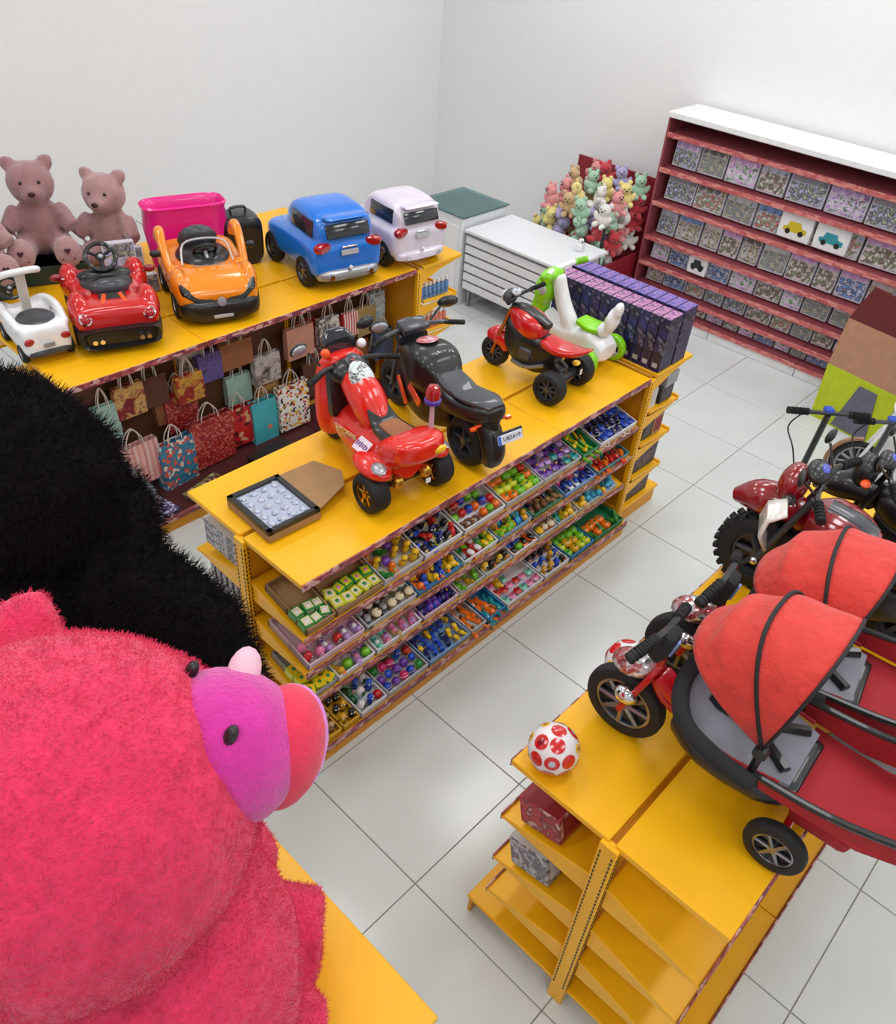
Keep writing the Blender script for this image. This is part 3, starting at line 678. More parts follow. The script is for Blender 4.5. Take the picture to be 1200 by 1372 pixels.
# red roadster
t = thing('ride_on_car', 'glossy red open ride-on roadster with four chrome exhaust tips', 'toy car', (.60, 2.58, DT), -.36, 'ride-on cars on the back shelf')
blob('body', RED, [('l', [(-.36, .20, .13, .22, .5), (-.32, .235, .12, .27, .5), (-.1, .22, .10, .27, .45), (.12, .22, .1, .26, .45), (.3, .22, .1, .24, .5), (.38, .16, .1, .18, .6)])] +
     [('e', (s * .19, y, .20), (.068, .13, .115)) for s in (-1, 1) for y in (-.2, .22)], .012, 3, t)
G().body([(-.375, .19, .05, .14, .5), (-.35, .235, .04, .16, .45), (.3, .235, .04, .12, .5)], 18, 3).obj('lower_skirt', [BLACK], t)
G().ell((0, .03, .268), (.15, .17, .03), None, 22, 8).ell((0, .10, .28), (.16, .07, .04), None, 18, 8).obj('cockpit', [BLACK], t)
G().ell((0, -.12, .29), (.115, .055, .055), (-.4, 0, 0), 18, 8).obj('seat', [DGREY], t)
G().box((0, -.25, .262), (.15, .14, .02), (.25, 0, 0), .006).obj('engine_cover', [BLACK], t)
for s in (-1, 1): G().box((s * .055, -.25, .275), (.026, .10, .012), (.25, 0, s * .25), .004).obj('red_slat', [LAMPORANGE], t)
steering(t, (0, .12, .38), .085, (.75, 0, 0))
for s in (-1, 1):
    G().lathe([(.001, 0), (.03, 0), (.028, .014), (.012, .02), (.001, .02)], 16, Matrix.Translation((s * .175, -.352, .215)) @ Matrix.Rotation(PI / 2 - .5, 4, 'X')).m(1).lathe([(.028, -.002), (.036, -.002), (.036, .008), (.028, .01)], 16, Matrix.Translation((s * .175, -.352, .215)) @ Matrix.Rotation(PI / 2 - .5, 4, 'X'), False).obj('tail_light', [LAMPRED, CHROME], t)
    for d in (-.02, .02): G().cyl((s * .13 + d, -.36, .085), (s * .13 + d, -.395, .085), .014, n=12).obj('exhaust_tip', [CHROME], t)
    G().ell((s * .27, .14, .27), (.035, .02, .024), None, 10, 6).cyl((s * .2, .14, .25), (s * .26, .14, .265), .008, n=6).obj('side_mirror', [WINE], t)
    for y in (-.21, .22): wheel(t, (s * .215, y, .085), .085, .06, SILVER, RUBBER, 5)
# orange sports car: its nose faces -y
t = thing('ride_on_car', 'glossy orange ride-on sports car with a black grinning bumper', 'toy car', (1.25, 2.53, DT), -.36, 'ride-on cars on the back shelf')
blob('body', ORANGE, [('l', [(-.37, .17, .12, .19, .55), (-.33, .24, .08, .23, .5), (-.2, .26, .07, .28, .5), (.05, .26, .07, .27, .45), (.32, .25, .08, .30, .5), (.37, .2, .1, .24, .6)])] +
     [('e', (s * .215, -.2, .21), (.055, .12, .10)) for s in (-1, 1)] + [('c', [(s * .235, -.06, .24), (s * .245, .06, .36), (s * .24, .16, .42), (s * .24, .26, .33)], [.028, .03, .034, .03]) for s in (-1, 1)], .012, 3, t)
for s in (-1, 1):
    G().tube([(s * .05, -.36, .15), (s * .13, -.352, .155), (s * .20, -.325, .2), (s * .225, -.30, .25)], [.02, .028, .03, .008], 8, 3).obj('headlight_intake', [BLACK], t)
    for y in (-.2, .22): wheel(t, (s * .235, y, .085), .088, .06, SILVER, RUBBER, 5)
    G().ell((s * .3, .02, .33), (.035, .02, .024), None, 10, 6).cyl((s * .25, .02, .3), (s * .29, .02, .325), .008, n=6).obj('side_mirror', [BLACK], t)
G().body([(-.40, .15, .03, .13, .5), (-.368, .235, .03, .16, .45), (-.3, .255, .03, .14, .5)], 18, 3).obj('front_bumper', [BLACK], t)
G().lathe([(.001, 0), (.03, 0), (.026, .01), (.001, .012)], 14, Matrix.Translation((0, -.385, .15)) @ Matrix.Rotation(PI / 2 - .3, 4, 'X')).obj('nose_emblem', [SILVER], t)
plate(t, '', (0, -.405, .065), .12, .022, m=LGREY)
G().prism([(-.10, .0), (.10, 0), (.045, -.12), (0, -.15), (-.045, -.12)], .012, Matrix.Translation((0, -.12, .268)) @ Matrix.Rotation(.12, 4, 'X')).obj('hood_panel', [SILVER], t)
G().ell((0, .08, .275), (.17, .2, .05), None, 20, 8).obj('cockpit', [BLACK], t)
G().ell((0, .2, .33), (.13, .06, .10), (.3, 0, 0), 18, 8).obj('seat', [DGREY], t)
steering(t, (0, -.02, .34), .07, (-.8, 0, 0))
G().tube([(-.16, -.08, .28), (-.13, -.0, .38), (0, .02, .40), (.13, 0, .38), (.16, -.08, .28)], .007, 6, 4).obj('windshield_frame', [mat('clear_acrylic', (226, 226, 230), .1, alpha=.55)], t)
# hot pink shell behind the orange car
t = thing('toy_bathtub', 'large hot pink plastic tub standing upright behind the orange car', 'tub', (1.44, 3.05, DT), -.30)
g = G()
rings = []
for z, w, d in ((0, .17, .06), (.04, .25, .10), (.3, .28, .11), (.42, .27, .11), (.45, .285, .125), (.46, .275, .115), (.42, .25, .09), (.06, .23, .08)):
    rings.append([Vector((w * spow(math.cos(2 * PI * k / 28), .45), d * spow(math.sin(2 * PI * k / 28), .5), z)) for k in range(28)])
g.loft(rings).obj('tub', [PINKHOT], t)
G().tube([(-.13, -.11, .22), (-.13, -.15, .18), (-.08, -.16, .155), (.0, -.15, .17), (.04, -.15, .22), (.03, -.11, .25)], .012, 8, 4).obj('handle', [PINKHOT], t)
# SUVs seen from behind
def suv(label, loc, rz, paint, s=1.0, bumperm=SILVER):
    t = thing('ride_on_car', label, 'toy car', loc, rz, 'ride-on cars on the back shelf'); t.scale = (s, s, s)
    blob('body', paint, [('l', [(-.37, .20, .10, .27, .5), (-.34, .245, .08, .30, .42), (-.2, .25, .08, .31, .38), (.05, .25, .08, .30, .38), (.3, .24, .08, .27, .42), (.38, .19, .1, .22, .5)]),
        ('l', [(-.35, .15, .24, .35, .45), (-.3, .195, .24, .44, .42), (-.15, .2, .25, .475, .4), (.06, .19, .25, .46, .42), (.2, .15, .24, .30, .5)]), ('b', (0, -.33, .45), (.3, .09, .02))], .0125, 3, t)
    G().box((0, -.352, .375), (.30, .012, .085), (-.42, 0, 0), .02, 2).obj('rear_window', [SMOKE], t)
    for sx in (-1, 1):
        G().box((sx * .198, -.13, .375), (.012, .28, .10), (0, -sx * .12, 0), .03, 2).obj('side_window', [SMOKE], t)
        G().body([(-.03, .045, -.02, .02, .6), (0, .06, -.028, .026, .6), (.03, .05, -.02, .02, .6)], 12, 2).obj('tail_light', [LAMPRED], t, (sx * .178, -.352, .285), (.15, sx * .12, -sx * .35))
        G().cyl((sx * .14, -.385, .105), (sx * .14, -.41, .105), .018, n=12).obj('exhaust_tip', [CHROME], t)
        for y in (-.22, .23):
            wheel(t, (sx * .225, y, .10), .10, .075, SILVER if s == 1 else STEEL, RUBBER, 5)
            G().torus((sx * .252, y, .105), .112, .012, Matrix.Rotation(PI / 2, 4, 'Y'), 20, 6, PI).obj('wheel_arch', [BLACK], t) if False else None
    G().box((0, -.378, .278), (.11, .012, .014), (.1, 0, 0), .004).obj('trunk_trim', [CHROME], t)
    plate(t, '', (0, -.382, .245), .12, .034, (PI / 2 - .1, 0, 0), m=LGREY)
    G().body([(-.395, .16, .075, .125, .5), (-.37, .215, .07, .14, .45), (-.33, .225, .075, .13, .5)], 16, 3).obj('rear_bumper', [bumperm], t)
    G().ell((0, -.392, .148), .014, None, 8, 6).obj('tow_cap', [WHITE], t)
    return t
suv('glossy blue ride-on SUV with a silver rear bumper and dark rear window', (2.17, 2.49, DT), -.2, BLUE, 1.08)
suv('pearl white ride-on SUV standing past the blue one over the end shelf', (2.80, 2.42, DT), -.14, PEARL, .98, PEARL)
# things behind the cars
t = thing('toy_case', 'black rounded toy case behind the orange and blue cars', 'case', (1.80, 2.95, DT), -.3)
G().body([(-.12, .10, .0, .26, .4), (-.1, .14, .0, .33, .4), (.1, .14, .0, .33, .4), (.12, .10, 0, .26, .4)], 20, 2).obj('shell', [BLACK], t)
G().tube([(-.05, 0, .33), (-.05, 0, .37), (.05, 0, .37), (.05, 0, .33)], .01, 6, 3).obj('handle', [DGREY], t)
toy_box('picture_book', (1.60, 2.82, DT), (.03, .12, .17), mat('teal_book_cover', cols=[(130, 190, 190), (200, 220, 214), (90, 150, 160)], pattern='noise', pscale=20), SIDEW, SIDEW, (0, .1, 1.2), 'pale teal picture book leaning beside the black toy case', None, 'book')
for i, (x, y, rz) in enumerate(((.92, 3.02, 1.25), (1.02, 3.12, 1.2), (.97, 2.86, 1.4))):
    toy_box('puzzle_box', (x, y, DT), (.05, .2, .3 - .09 * i), ARTSOFT[(0, 3, 2)[i]], ART[(0, 2, 3)[i]], SIDEW, (0, .08, rz), '%s puzzle box standing between the red and orange cars' % ('tall pale blue', 'tall white and blue', 'short grey')[i], 'puzzle boxes behind the cars')
FURM = mat('mauve_plush', (160, 116, 118), .95, var=.12, scale=30, bump=.5, bscale=140, sheen=.5)
FURM2 = mat('mauve_plush_light', (176, 134, 134), .95, var=.1, scale=30, bump=.5, bscale=140, sheen=.5)
HEART = mat('dark_heart_felt', (60, 22, 32), .8)
def plush_bear(label, loc, rz, m, feet):
    t = thing('plush_bear', label, 'plush bear', loc, rz, 'mauve plush bears behind the cars'); t.scale = (1.3, 1.3, 1.3)
    blob('body', m, [('e', (0, 0, .14), (.12, .1, .15)), ('e', (0, -.02, .36), (.11, .1, .105)), ('e', (0, -.11, .335), (.05, .045, .04)), ('e', (-.085, 0, .45), (.04, .022, .04)), ('e', (.085, 0, .45), (.04, .022, .04)),
         ('c', [(-.09, -.02, .24), (-.15, -.1, .16)], [.045, .04]), ('c', [(.09, -.02, .24), (.15, -.1, .16)], [.045, .04])] + [('c', [(s * .08, -.03, .06), (s * .10, -.2, .075)], [.06, .055]) for s in (-1, 1)], .014, 5, t, .004, 25)
    for s in (-1, 1):
        f = G().ell((s * .105, -.235, .09), (.062, .045, .075), (-.25, 0, 0), 18, 10).obj('foot_pad', [FURM2], t)
        if feet:
            g = G(); M = Matrix.Translation((s * .105, -.278, .11)) @ Matrix.Rotation(PI / 2 - .25, 4, 'X')
            g.prism([(0, -.016), (.014, 0), (.014, .008), (.008, .012), (0, .006), (-.008, .012), (-.014, .008), (-.014, 0)], .004, M).obj('heart', [HEART], f)
            g = G()
            for k in range(5): g.box((s * .105 - .026 + k * .013, -.276, .068 + .003 * (k % 2)), (.009, .004, .006), (-.25, 0, .3 * (k % 3 - 1)))
            g.obj('stitching', [HEART], f)
        G().ell((s * .04, -.105, .385), .009, None, 8, 6).obj('eye', [BLACK], t)
    G().ell((0, -.155, .345), (.018, .01, .012), None, 10, 6).obj('nose', [HEART], t)
    return t
for i, (x, y, w_) in enumerate(((.62, 3.46, .5), (.14, 3.44, .36))):
    plain_box('dark green storage carton under the %s mauve bear' % ('red roadster side', 'push car side')[i], (x, y, DT), (w_, .30, .125), mat('dark_green_carton', (40, 62, 56), .6), -.35, 'cartons under the bears') if False else tag(G().box((0, 0, .0625), (w_, .30, .125), bev=.004).box((0, 0, .11), (w_ + .008, .308, .03), bev=.003).obj('storage_carton', [mat('dark_green_carton', (40, 62, 56), .6)], None, (x, y, DT), (0, 0, -.35 if i == 0 else -.2)), 'dark green storage carton under the mauve bear %s' % ('behind the red roadster', 'behind the white push car')[i], 'box', 'cartons under the bears')
plush_bear('mauve plush bear with hearts on its soles behind the red roadster', (.66, 3.52, DT + .13), -.42, FURM, True)
plush_bear('mauve plush bear sitting with blank soles between heart soled bear and puzzle boxes', (1.10, 3.44, DT), -.85, FURM2, False)
plush_bear('mauve plush bear with hearts on its soles behind the white push car', (.20, 3.46, DT + .13), -.30, FURM2, True)
FLOR = mat('floral_print', cols=[(50, 36, 30), (196, 160, 110), (120, 60, 70), (220, 190, 150), (70, 60, 40)], rough=.8, pattern='voronoi', pscale=34)
for i, (x, y) in enumerate(((.0, 3.32), (-.12, 3.12))):
    t = thing('gift_ball', 'dark floral printed %s ball behind the white push car' % ('larger', 'smaller')[i], 'ball', (x, y, DT), 0, 'floral balls behind the push car')
    G().ell((0, 0, .13 - .02 * i), .13 - .02 * i, None, 20, 12).obj('ball_skin', [FLOR], t); G().torus((0, 0, .27 - .04 * i), .02, .004, RX, 14, 6).obj('hanging_loop', [GOLD], t)
# ---------------------------------------------------------------- gift bags hanging under the cars
def bag_mats():
    d = {}
    d['pinkstripe'] = mat('bag_pink_stripes', cols=[(214, 150, 146), (226, 178, 170), (206, 140, 138), (222, 190, 182)], rough=.5, pattern='stripes', pscale=(0, 0, 0) if False else (4, 4, 4))
    d['bluefloral'] = mat('bag_blue_floral', cols=[(60, 130, 160), (52, 116, 150), (210, 90, 70), (226, 214, 200), (50, 110, 146), (58, 126, 158)], rough=.5, pattern='voronoi', pscale=46)
    d['redglit'] = mat('bag_red_glitter', cols=[(150, 30, 36), (170, 44, 50), (200, 110, 90), (140, 26, 34)], rough=.35, pattern='voronoi', pscale=90)
    d['red2'] = mat('bag_red_print', cols=[(190, 34, 36), (196, 40, 40), (110, 26, 26), (212, 160, 120), (186, 32, 36)], rough=.4, pattern='voronoi', pscale=30)
    d['teal'] = mat('bag_turquoise', (70, 176, 190), .45)
    d['whitedot'] = mat('bag_white_confetti', cols=[(238, 236, 232), (240, 238, 236), (40, 40, 46), (236, 236, 232), (210, 60, 56), (240, 238, 234), (236, 190, 60), (238, 236, 232)], rough=.5, pattern='voronoi', pscale=58)
    d['mint'] = mat('bag_mint', (160, 196, 186), .5); d['brown'] = mat('bag_brown_kraft', (150, 96, 62), .6); d['purple'] = mat('bag_purple_blue', cols=[(80, 76, 140), (110, 90, 160), (60, 60, 110)], pattern='noise', pscale=30, rough=.5)
    d['redy'] = mat('bag_red_yellow', cols=[(150, 36, 34), (160, 40, 36), (216, 170, 70), (120, 26, 30)], pattern='noise', pscale=14, rough=.5); d['redy2'] = mat('bag_wine_yellow', cols=[(120, 26, 34), (130, 36, 40), (220, 180, 110), (110, 22, 32)], pattern='noise', pscale=12, rough=.5)
    d['dkbrown'] = mat('bag_dark_brown', (92, 54, 42), .6); d['tan'] = mat('bag_blush', (206, 150, 130), .55); d['whiteb'] = mat('bag_white_ink', cols=[(230, 226, 224), (232, 228, 226), (50, 46, 50), (228, 224, 222)], pattern='noise', pscale=22, rough=.5)
    d['stripe'] = mat('bag_red_white_stripe', cols=[(206, 60, 66), (238, 230, 228)], rough=.5, pattern='stripes', pscale=(13, 0, 0)); d['olive'] = mat('bag_olive_kraft', (166, 142, 92), .6); d['sky'] = mat('bag_sky_blue', cols=[(120, 170, 206), (206, 222, 230), (90, 130, 170)], pattern='noise', pscale=16, rough=.5)
    d['navy'] = mat('bag_navy_denim', cols=[(52, 66, 96), (74, 92, 126), (40, 50, 76)], pattern='noise', pscale=26, rough=.6); d['hat'] = mat('bag_grey_photo', cols=[(70, 60, 56), (150, 140, 136), (206, 200, 196), (60, 80, 120)], pattern='noise', pscale=12, rough=.5)
    return d
BM = bag_mats()
CORD = mat('white_cord', (226, 220, 212), .7)
BAGS = [('pinkstripe', (.434, .225, .31, .30), 'pale pink striped gift bag hanging lowest beside the blue floral bag', 2.30, .06), ('bluefloral', (.70, .10, .27, .36), 'blue gift bag with small red and white flowers', 2.28, .1),
 ('redglit', (1.0, .13, .34, .36), 'large red glitter gift bag hanging beside the blue floral bag', 2.32, .04), ('red2', (1.26, .15, .24, .30), 'bright red printed gift bag between glitter and turquoise bags', 2.36, -.05),
 ('teal', (1.45, .07, .21, .38), 'turquoise gift bag with white cord handles', 2.33, .0), ('whitedot', (1.70, .14, .27, .36), 'white gift bag scattered with red and black confetti', 2.31, .0),
 ('mint', (1.32, .44, .2, .22), 'pale mint gift bag behind the turquoise one', 2.42, 0), ('brown', (1.29, .77, .25, .19), 'plain brown kraft gift bag hanging in the upper row', 2.36, 0), ('purple', (1.08, .74, .18, .2), 'purple blue gift bag in the upper row next to brown kraft bag', 2.36, 0),
 ('redy', (.90, .66, .2, .2), 'red and yellow gift bag hanging below the orange car', 2.34, 0), ('redy2', (.49, .70, .2, .22), 'wine red and cream gift bag hanging below the red roadster', 2.36, 0), ('dkbrown', (.66, .70, .2, .21), 'dark brown gift bag between two red and yellow bags', 2.38, 0),
 ('tan', (1.83, .66, .24, .24), 'blush pink gift bag hanging right behind the scooter mirror', 2.36, 0), ('whiteb', (2.10, .66, .19, .23), 'white gift bag with black ink drawing in the upper row', 2.36, 0), ('stripe', (2.29, .69, .14, .19), 'red and white striped gift bag', 2.34, 0),
 ('olive', (2.47, .64, .19, .23), 'olive kraft gift bag beside the striped bag', 2.36, 0), ('sky', (2.60, .70, .15, .24), 'sky blue gift bag hanging near the shelf end', 2.38, 0), ('navy', (2.62, .40, .19, .24), 'navy blue gift bag hanging near the shelf end', 2.32, 0), ('hat', (1.53, .56, .22, .22), 'grey gift bag with a pale picture print', 2.36, 0),
 ('mint', (.32, .58, .16, .26), 'pale mint gift bag at the shelf end by the gorilla', 2.36, 0), ('dkbrown', (1.95, .3, .22, .28), 'dark brown gift bag hanging low behind the black motorcycle', 2.36, 0), ('tan', (2.25, .28, .2, .28), 'blush pink gift bag hanging low behind the black motorcycle', 2.36, 0)]
BAGS += [('dkbrown', (.34, .32, .2, .3), 'dark brown gift bag behind the pink striped one', 2.42, 0), ('redglit', (.86, .42, .24, .3), 'red glitter gift bag hanging behind the blue floral bag', 2.43, 0), ('redy2', (1.55, .30, .2, .3), 'wine red and cream gift bag behind turquoise and confetti bags', 2.43, 0), ('hat', (.98, .80, .18, .18), 'grey photo print gift bag at the top left of purple bag', 2.42, 0),
 ('redglit', (1.95, .62, .2, .26), 'red glitter gift bag behind the blush pink one', 2.43, 0), ('dkbrown', (1.44, .76, .2, .2), 'dark brown gift bag beside the brown kraft bag', 2.42, 0), ('red2', (2.08, .3, .18, .28), 'bright red printed gift bag hanging low behind the motorcycles', 2.43, 0), ('brown', (2.42, .3, .22, .28), 'brown kraft gift bag hanging low behind the motorcycles', 2.4, 0), ('dkbrown', (.26, .86, .2, .16), 'dark brown gift bag in the upper row by the gorilla', 2.42, 0), ('brown', (.78, .50, .2, .2), 'brown kraft gift bag in the middle of the lower left bags', 2.44, 0)]
hk = G()
for k, (x, zb, w, h), label, y, rz in BAGS:
    d = .09 if h > .28 else .06
    t = thing('gift_bag', label, 'gift bag', (x, y, zb), rz, 'gift bags hanging under the cars')
    g = G().loft([[Vector((sx * w / 2 * a, sy * d / 2 * b, z)) for sx, sy in ((-1, -1), (1, -1), (1, 1), (-1, 1))] for z, a, b in ((0, .98, 1), (h * .7, 1, .9), (h, 1, .55), (h - .004, .985, .48), (h * .4, .97, .7))])
    g.obj('bag_body', [BM[k]], t, sharp=20)
    for sy in (-1, 1):
        yy = sy * d * .26
        G().tube([(-w * .2, yy, h - .02), (-w * .17, yy * .8, h + .05), (0, yy * .3, h + .115), (w * .17, yy * .8, h + .05), (w * .2, yy, h - .02)], .004, 5, 4).obj('cord_handle', [CORD], t)
    if k == 'teal': G().box((.03, -d * .46, .09), (.05, .002, .09)).m(1).ell((.03, -d * .46, .155), (.024, .002, .024), None, 12, 6).obj('print', [mat('print_dark_blue', (40, 56, 90), .5), mat('print_orange', (220, 140, 90), .5)], t)
    if k == 'pinkstripe': G().ell((.03, -d * .48, .06), (.012, .002, .012), None, 10, 6).obj('seal', [WINE], t)
    hk.cyl((x, y - .06, zb + h + .105 + .0), (x, 2.468, zb + h + .115), .004, n=6)
hk.obj('hooks', [STEEL], back)['kind'] = 'stuff'
BAYP = mat('shaded_brown_bay_panel', (92, 58, 34), .6)  # brown darkened so the bay's shade behind the bags is in the colour
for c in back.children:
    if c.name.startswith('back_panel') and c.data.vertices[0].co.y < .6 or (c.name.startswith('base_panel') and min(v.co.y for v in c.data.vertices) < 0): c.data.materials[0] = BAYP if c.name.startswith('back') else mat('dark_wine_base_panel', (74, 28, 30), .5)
# boxes lying on the back shelf's base
for i, (x, y, d, m_, lab) in enumerate(((.42, 2.06, (.17, .17, .035), mat('purple_star_print', cols=[(90, 84, 130), (200, 196, 220), (70, 64, 110)], pattern='voronoi', pscale=70, rough=.5), 'flat purple speckled gift box lying on the base panel'),
        (.78, 2.06, (.3, .16, .03), mat('lime_floral_print', cols=[(186, 190, 120), (90, 60, 60), (150, 150, 80)], pattern='noise', pscale=24, rough=.5), 'flat lime printed gift box lying on the base panel'),
        (.80, 2.03, (.2, .11, .03), mat('wine_floral_print', cols=[(96, 40, 50), (190, 150, 150), (60, 30, 36)], pattern='voronoi', pscale=60, rough=.5), 'small wine floral gift box on top of the lime one'),
        (1.35, 2.08, (.34, .18, .05), mat('black_gift_box', (40, 30, 32), .5), 'flat black gift box lying on the base panel'), (.2, 2.12, (.14, .2, .06), mat('dark_green_gift_box', (48, 60, 46), .5), 'dark green gift box on the base panel by the gorilla'))):
    g = G().box((0, 0, d[2] / 2), d, bev=.003).box((0, 0, d[2] * .84), (d[0] + .006, d[1] + .006, d[2] * .36), bev=.002)
    tag(g.obj('gift_box', [m_], None, (x, y, .117 + (.031 if i == 2 else 0)), (0, 0, (.2, .25, .3, .1, 0)[i])), lab, 'box', 'gift boxes on the base panel')
# goods on the end shelves
PURB = [mat('dark_doll_box_front_%s' % n, cols=c, rough=.3, pattern='noise', pscale=20) for n, c in (('a', [(36, 30, 60), (58, 46, 92), (24, 20, 40), (110, 110, 130)]), ('b', [(42, 30, 70), (70, 60, 110), (20, 18, 36), (120, 100, 140)]), ('c', [(28, 30, 70), (50, 56, 120), (18, 20, 44), (110, 110, 150)]))]
PURT = mat('doll_box_top', cols=[(120, 60, 130), (196, 130, 170), (90, 50, 120), (226, 190, 200)], rough=.25, pattern='noise', pscale=26)
PURT2 = mat('doll_box_blue_top', cols=[(56, 50, 130), (96, 80, 170), (140, 100, 170), (60, 46, 120)], rough=.25, pattern='noise', pscale=22)
for row in range(2):
    n = 12
    for i in range(n):
        w = .87 / n; yy = .008 + w * (i + .5); hh = .355 if row == 0 else .365
        t = thing('doll_box', 'purple doll box with %s top, %s from the aisle corner in the %s row' % (('pink', 'blue violet')[row], NUMW[i], ('tricycle side', 'outer')[row]), 'box', (2.855 + row * .165, yy, 1.212), rnd.uniform(-.02, .02), 'purple doll boxes on the end shelf')
        G().box((0, 0, hh / 2), (.15, w - .004, hh), bev=.003).m(1).box((0, 0, hh + .0005), (.146, w - .008, .002)).obj('carton', [PURB[(i + row) % 3], PURT if row == 0 else PURT2], t)
        if row == 0:
            G().box((-.0755, 0, hh * .12), (.002, w * .5, .03)).obj('label_patch', [LGREY], t)
            G().box((-.0755, 0, hh * .55), (.002, w * .6, .14), bev=.0005).obj('window_print', [PURB[(i + 2) % 3]], t)
DKB = mat('dark_game_box', cols=[(40, 38, 44), (70, 66, 74), (30, 28, 34)], rough=.4, pattern='noise', pscale=14)
GYB = mat('grey_game_box', (160, 158, 166), .5); WHB = mat('pale_game_box', (206, 206, 206), .5)
def plain_box(label, loc, d, m_, rz=0, group=None, lid=None, rot=None, name='carton_box'):
    g = G().box((0, 0, d[2] / 2), d, bev=.003); g.m(1).box((0, 0, d[2] + .0003), (d[0] * .96, d[1] * .96, .001)).box((0, -d[1] / 2 - .0003, d[2] / 2), (d[0] * .8, .001, d[2] * .7))
    return tag(g.obj(name, [m_, lid or m_], None, loc, rot or (0, 0, rz)), label, 'box', group)
eg = 'boxes on the middle end shelf'
for i, (x, z, d, m_, l, lab) in enumerate(((2.86, .915, (.10, .08, .14), WHB, WHB, 'pale box at the back of the upper end shelf'), (3.02, .915, (.15, .10, .12), DKB, DKB, 'dark box supporting the grey one on the upper end shelf'), (3.03, 1.036, (.14, .12, .09), GYB, GYB, 'grey box stacked on a dark box on the upper end shelf'),
      (2.90, .655, (.10, .08, .17), DKB, DKB, 'upright dark box on the middle end shelf'), (3.02, .655, (.11, .09, .16), mat('tan_game_box', (170, 140, 100), .5), WINEP, 'tan box with a wine lid on the middle end shelf'),
      (2.98, .375, (.30, .07, .19), DKB, mat('dark_box_art', cols=[(30, 26, 36), (110, 80, 70), (60, 50, 90), (24, 22, 30)], pattern='noise', pscale=16), 'wide dark box on the lower end shelf'), (2.97, .143, (.28, .08, .13), DKB, DKB, 'low dark box on the end shelf base'))):
    plain_box(lab, (x, .075, z), d, m_, 0, eg, l)
for r_, (z, cols_, nm) in enumerate(((.915, [(50, 90, 160), (120, 160, 200)], 'blue'), (.655, [(200, 70, 80), (226, 150, 130)], 'red'), (.375, [(210, 120, 60), (226, 190, 160)], 'orange'))):
    m_ = mat('bottle_%s' % nm, cols=[cols_[0], cols_[1], cols_[0]], pattern='noise', pscale=30, rough=.3)
    for i in range(7):
        t = thing('paint_bottle', '%s craft bottle, %s from the panel on the end shelf below the white car' % (nm, NUMW[i]), 'bottle', (2.80 + i * .046, 2.09, z + .004), 0, 'craft bottles on the back end shelf')
        G().lathe([(.001, 0), (.019, 0), (.02, .01), (.02, .085), (.01, .1), (.01, .105), (.001, .105)], 12).obj('bottle_body', [m_], t)
        G().lathe([(.001, .104), (.012, .104), (.012, .128), (.001, .13)], 10).obj('cap', [WHITE], t)
# goods seen through the open end of the middle shelf
lg = 'boxes at the open end of the middle shelf'
MAG = mat('magazine_print', cols=[(150, 146, 150), (90, 84, 96), (200, 198, 202), (120, 110, 100)], pattern='noise', pscale=26, rough=.4)
for i in range(6):
    plain_box('thin upright printed game box, %s from the upright on the bear end' % NUMW[i], (.13, .52 + i * .05, .612 if False else .60), (.20, .036, .22), MAG, 0, lg, MAG)
for i in range(3): plain_box('%s flat printed box lying under the deck at the bear end' % ('upper', 'middle', 'lowest')[i], (.14, .64, .945 - .0 + (2 - i) * .05 - .02), (.22, .30, .046), MAG, 0, lg, WHB)
for i in range(2): plain_box('%s white flat box low at the bear end' % ('upper', 'lower')[i], (.13, .66, .36 + (1 - i) * .06), (.22, .32, .055), WHB, 0, lg, mat('blue_grey_lid', (120, 130, 150), .5))
# ---------------------------------------------------------------- toy motorcycles on the middle shelf (heading +y of each frame)
def grips(t, L, R_, r=.013, inner=.09, m=RUBBER):
    """a rubber grip at each end of the handlebar from L to R_"""
    L, R_ = Vector(L), Vector(R_); d = (R_ - L).normalized()
    for a, s in ((L, 1), (R_, -1)):
        g = G().tube([a, a + d * s * inner], r, 10)
        for k in range(5): g.cyl(a + d * s * inner * (k + .3) / 5.5, a + d * s * inner * (k + .6) / 5.5, r * 1.12, n=10)
        g.obj('grip', [m], t)
t = thing('toy_scooter', 'glossy red three wheeled toy police scooter with a brown seat and red beacon', 'toy motorcycle', (.755, .165, DT), -.12, 'toy motorcycles on the middle shelf'); t.scale = (1.08,) * 3
blob('body', SRED, [('l', [(-.16, .05, .28, .36, .6), (-.11, .12, .25, .37, .55), (0, .14, .2, .34, .55), (.07, .12, .17, .29, .6)]), ('c', [(0, -.02, .22), (0, .16, .17), (0, .34, .16), (0, .48, .2)], [.10, .11, .10, .08]),
     ('c', [(0, .2, .27), (0, .30, .36), (0, .40, .41)], [.07, .085, .07]), ('l', [(.44, .09, .10, .50, .6), (.49, .135, .07, .50, .55), (.54, .11, .1, .47, .6), (.57, .06, .16, .42, .6)]),
     ('e', (-.155, .03, .205), (.065, .12, .04)), ('e', (.155, .03, .205), (.065, .12, .04)), ('c', [(-.10, .02, .21), (.10, .02, .21)], [.055, .055])], .0115, 3, t)
G().body([(-.055, .075, .30, .345, .6), (.02, .085, .27, .325, .6), (.13, .075, .27, .315, .6), (.19, .06, .30, .35, .6), (.23, .055, .34, .385, .6)], 18, 3).obj('seat', [BLACK], t)
G().body([(-.03, .055, .31, .342, .6), (.05, .058, .29, .330, .6), (.13, .05, .3, .325, .6)], 16, 3).obj('seat_pad', [BROWNPAD], t)
G().ell((0, .325, .435), (.06, .085, .03), (.75, 0, 0), 18, 8).obj('tank_sticker', [mat('skull_sticker', cols=[(236, 238, 238), (40, 46, 50), (230, 234, 234), (200, 210, 212), (240, 240, 240)], pattern='noise', pscale=26, rough=.3)], t)
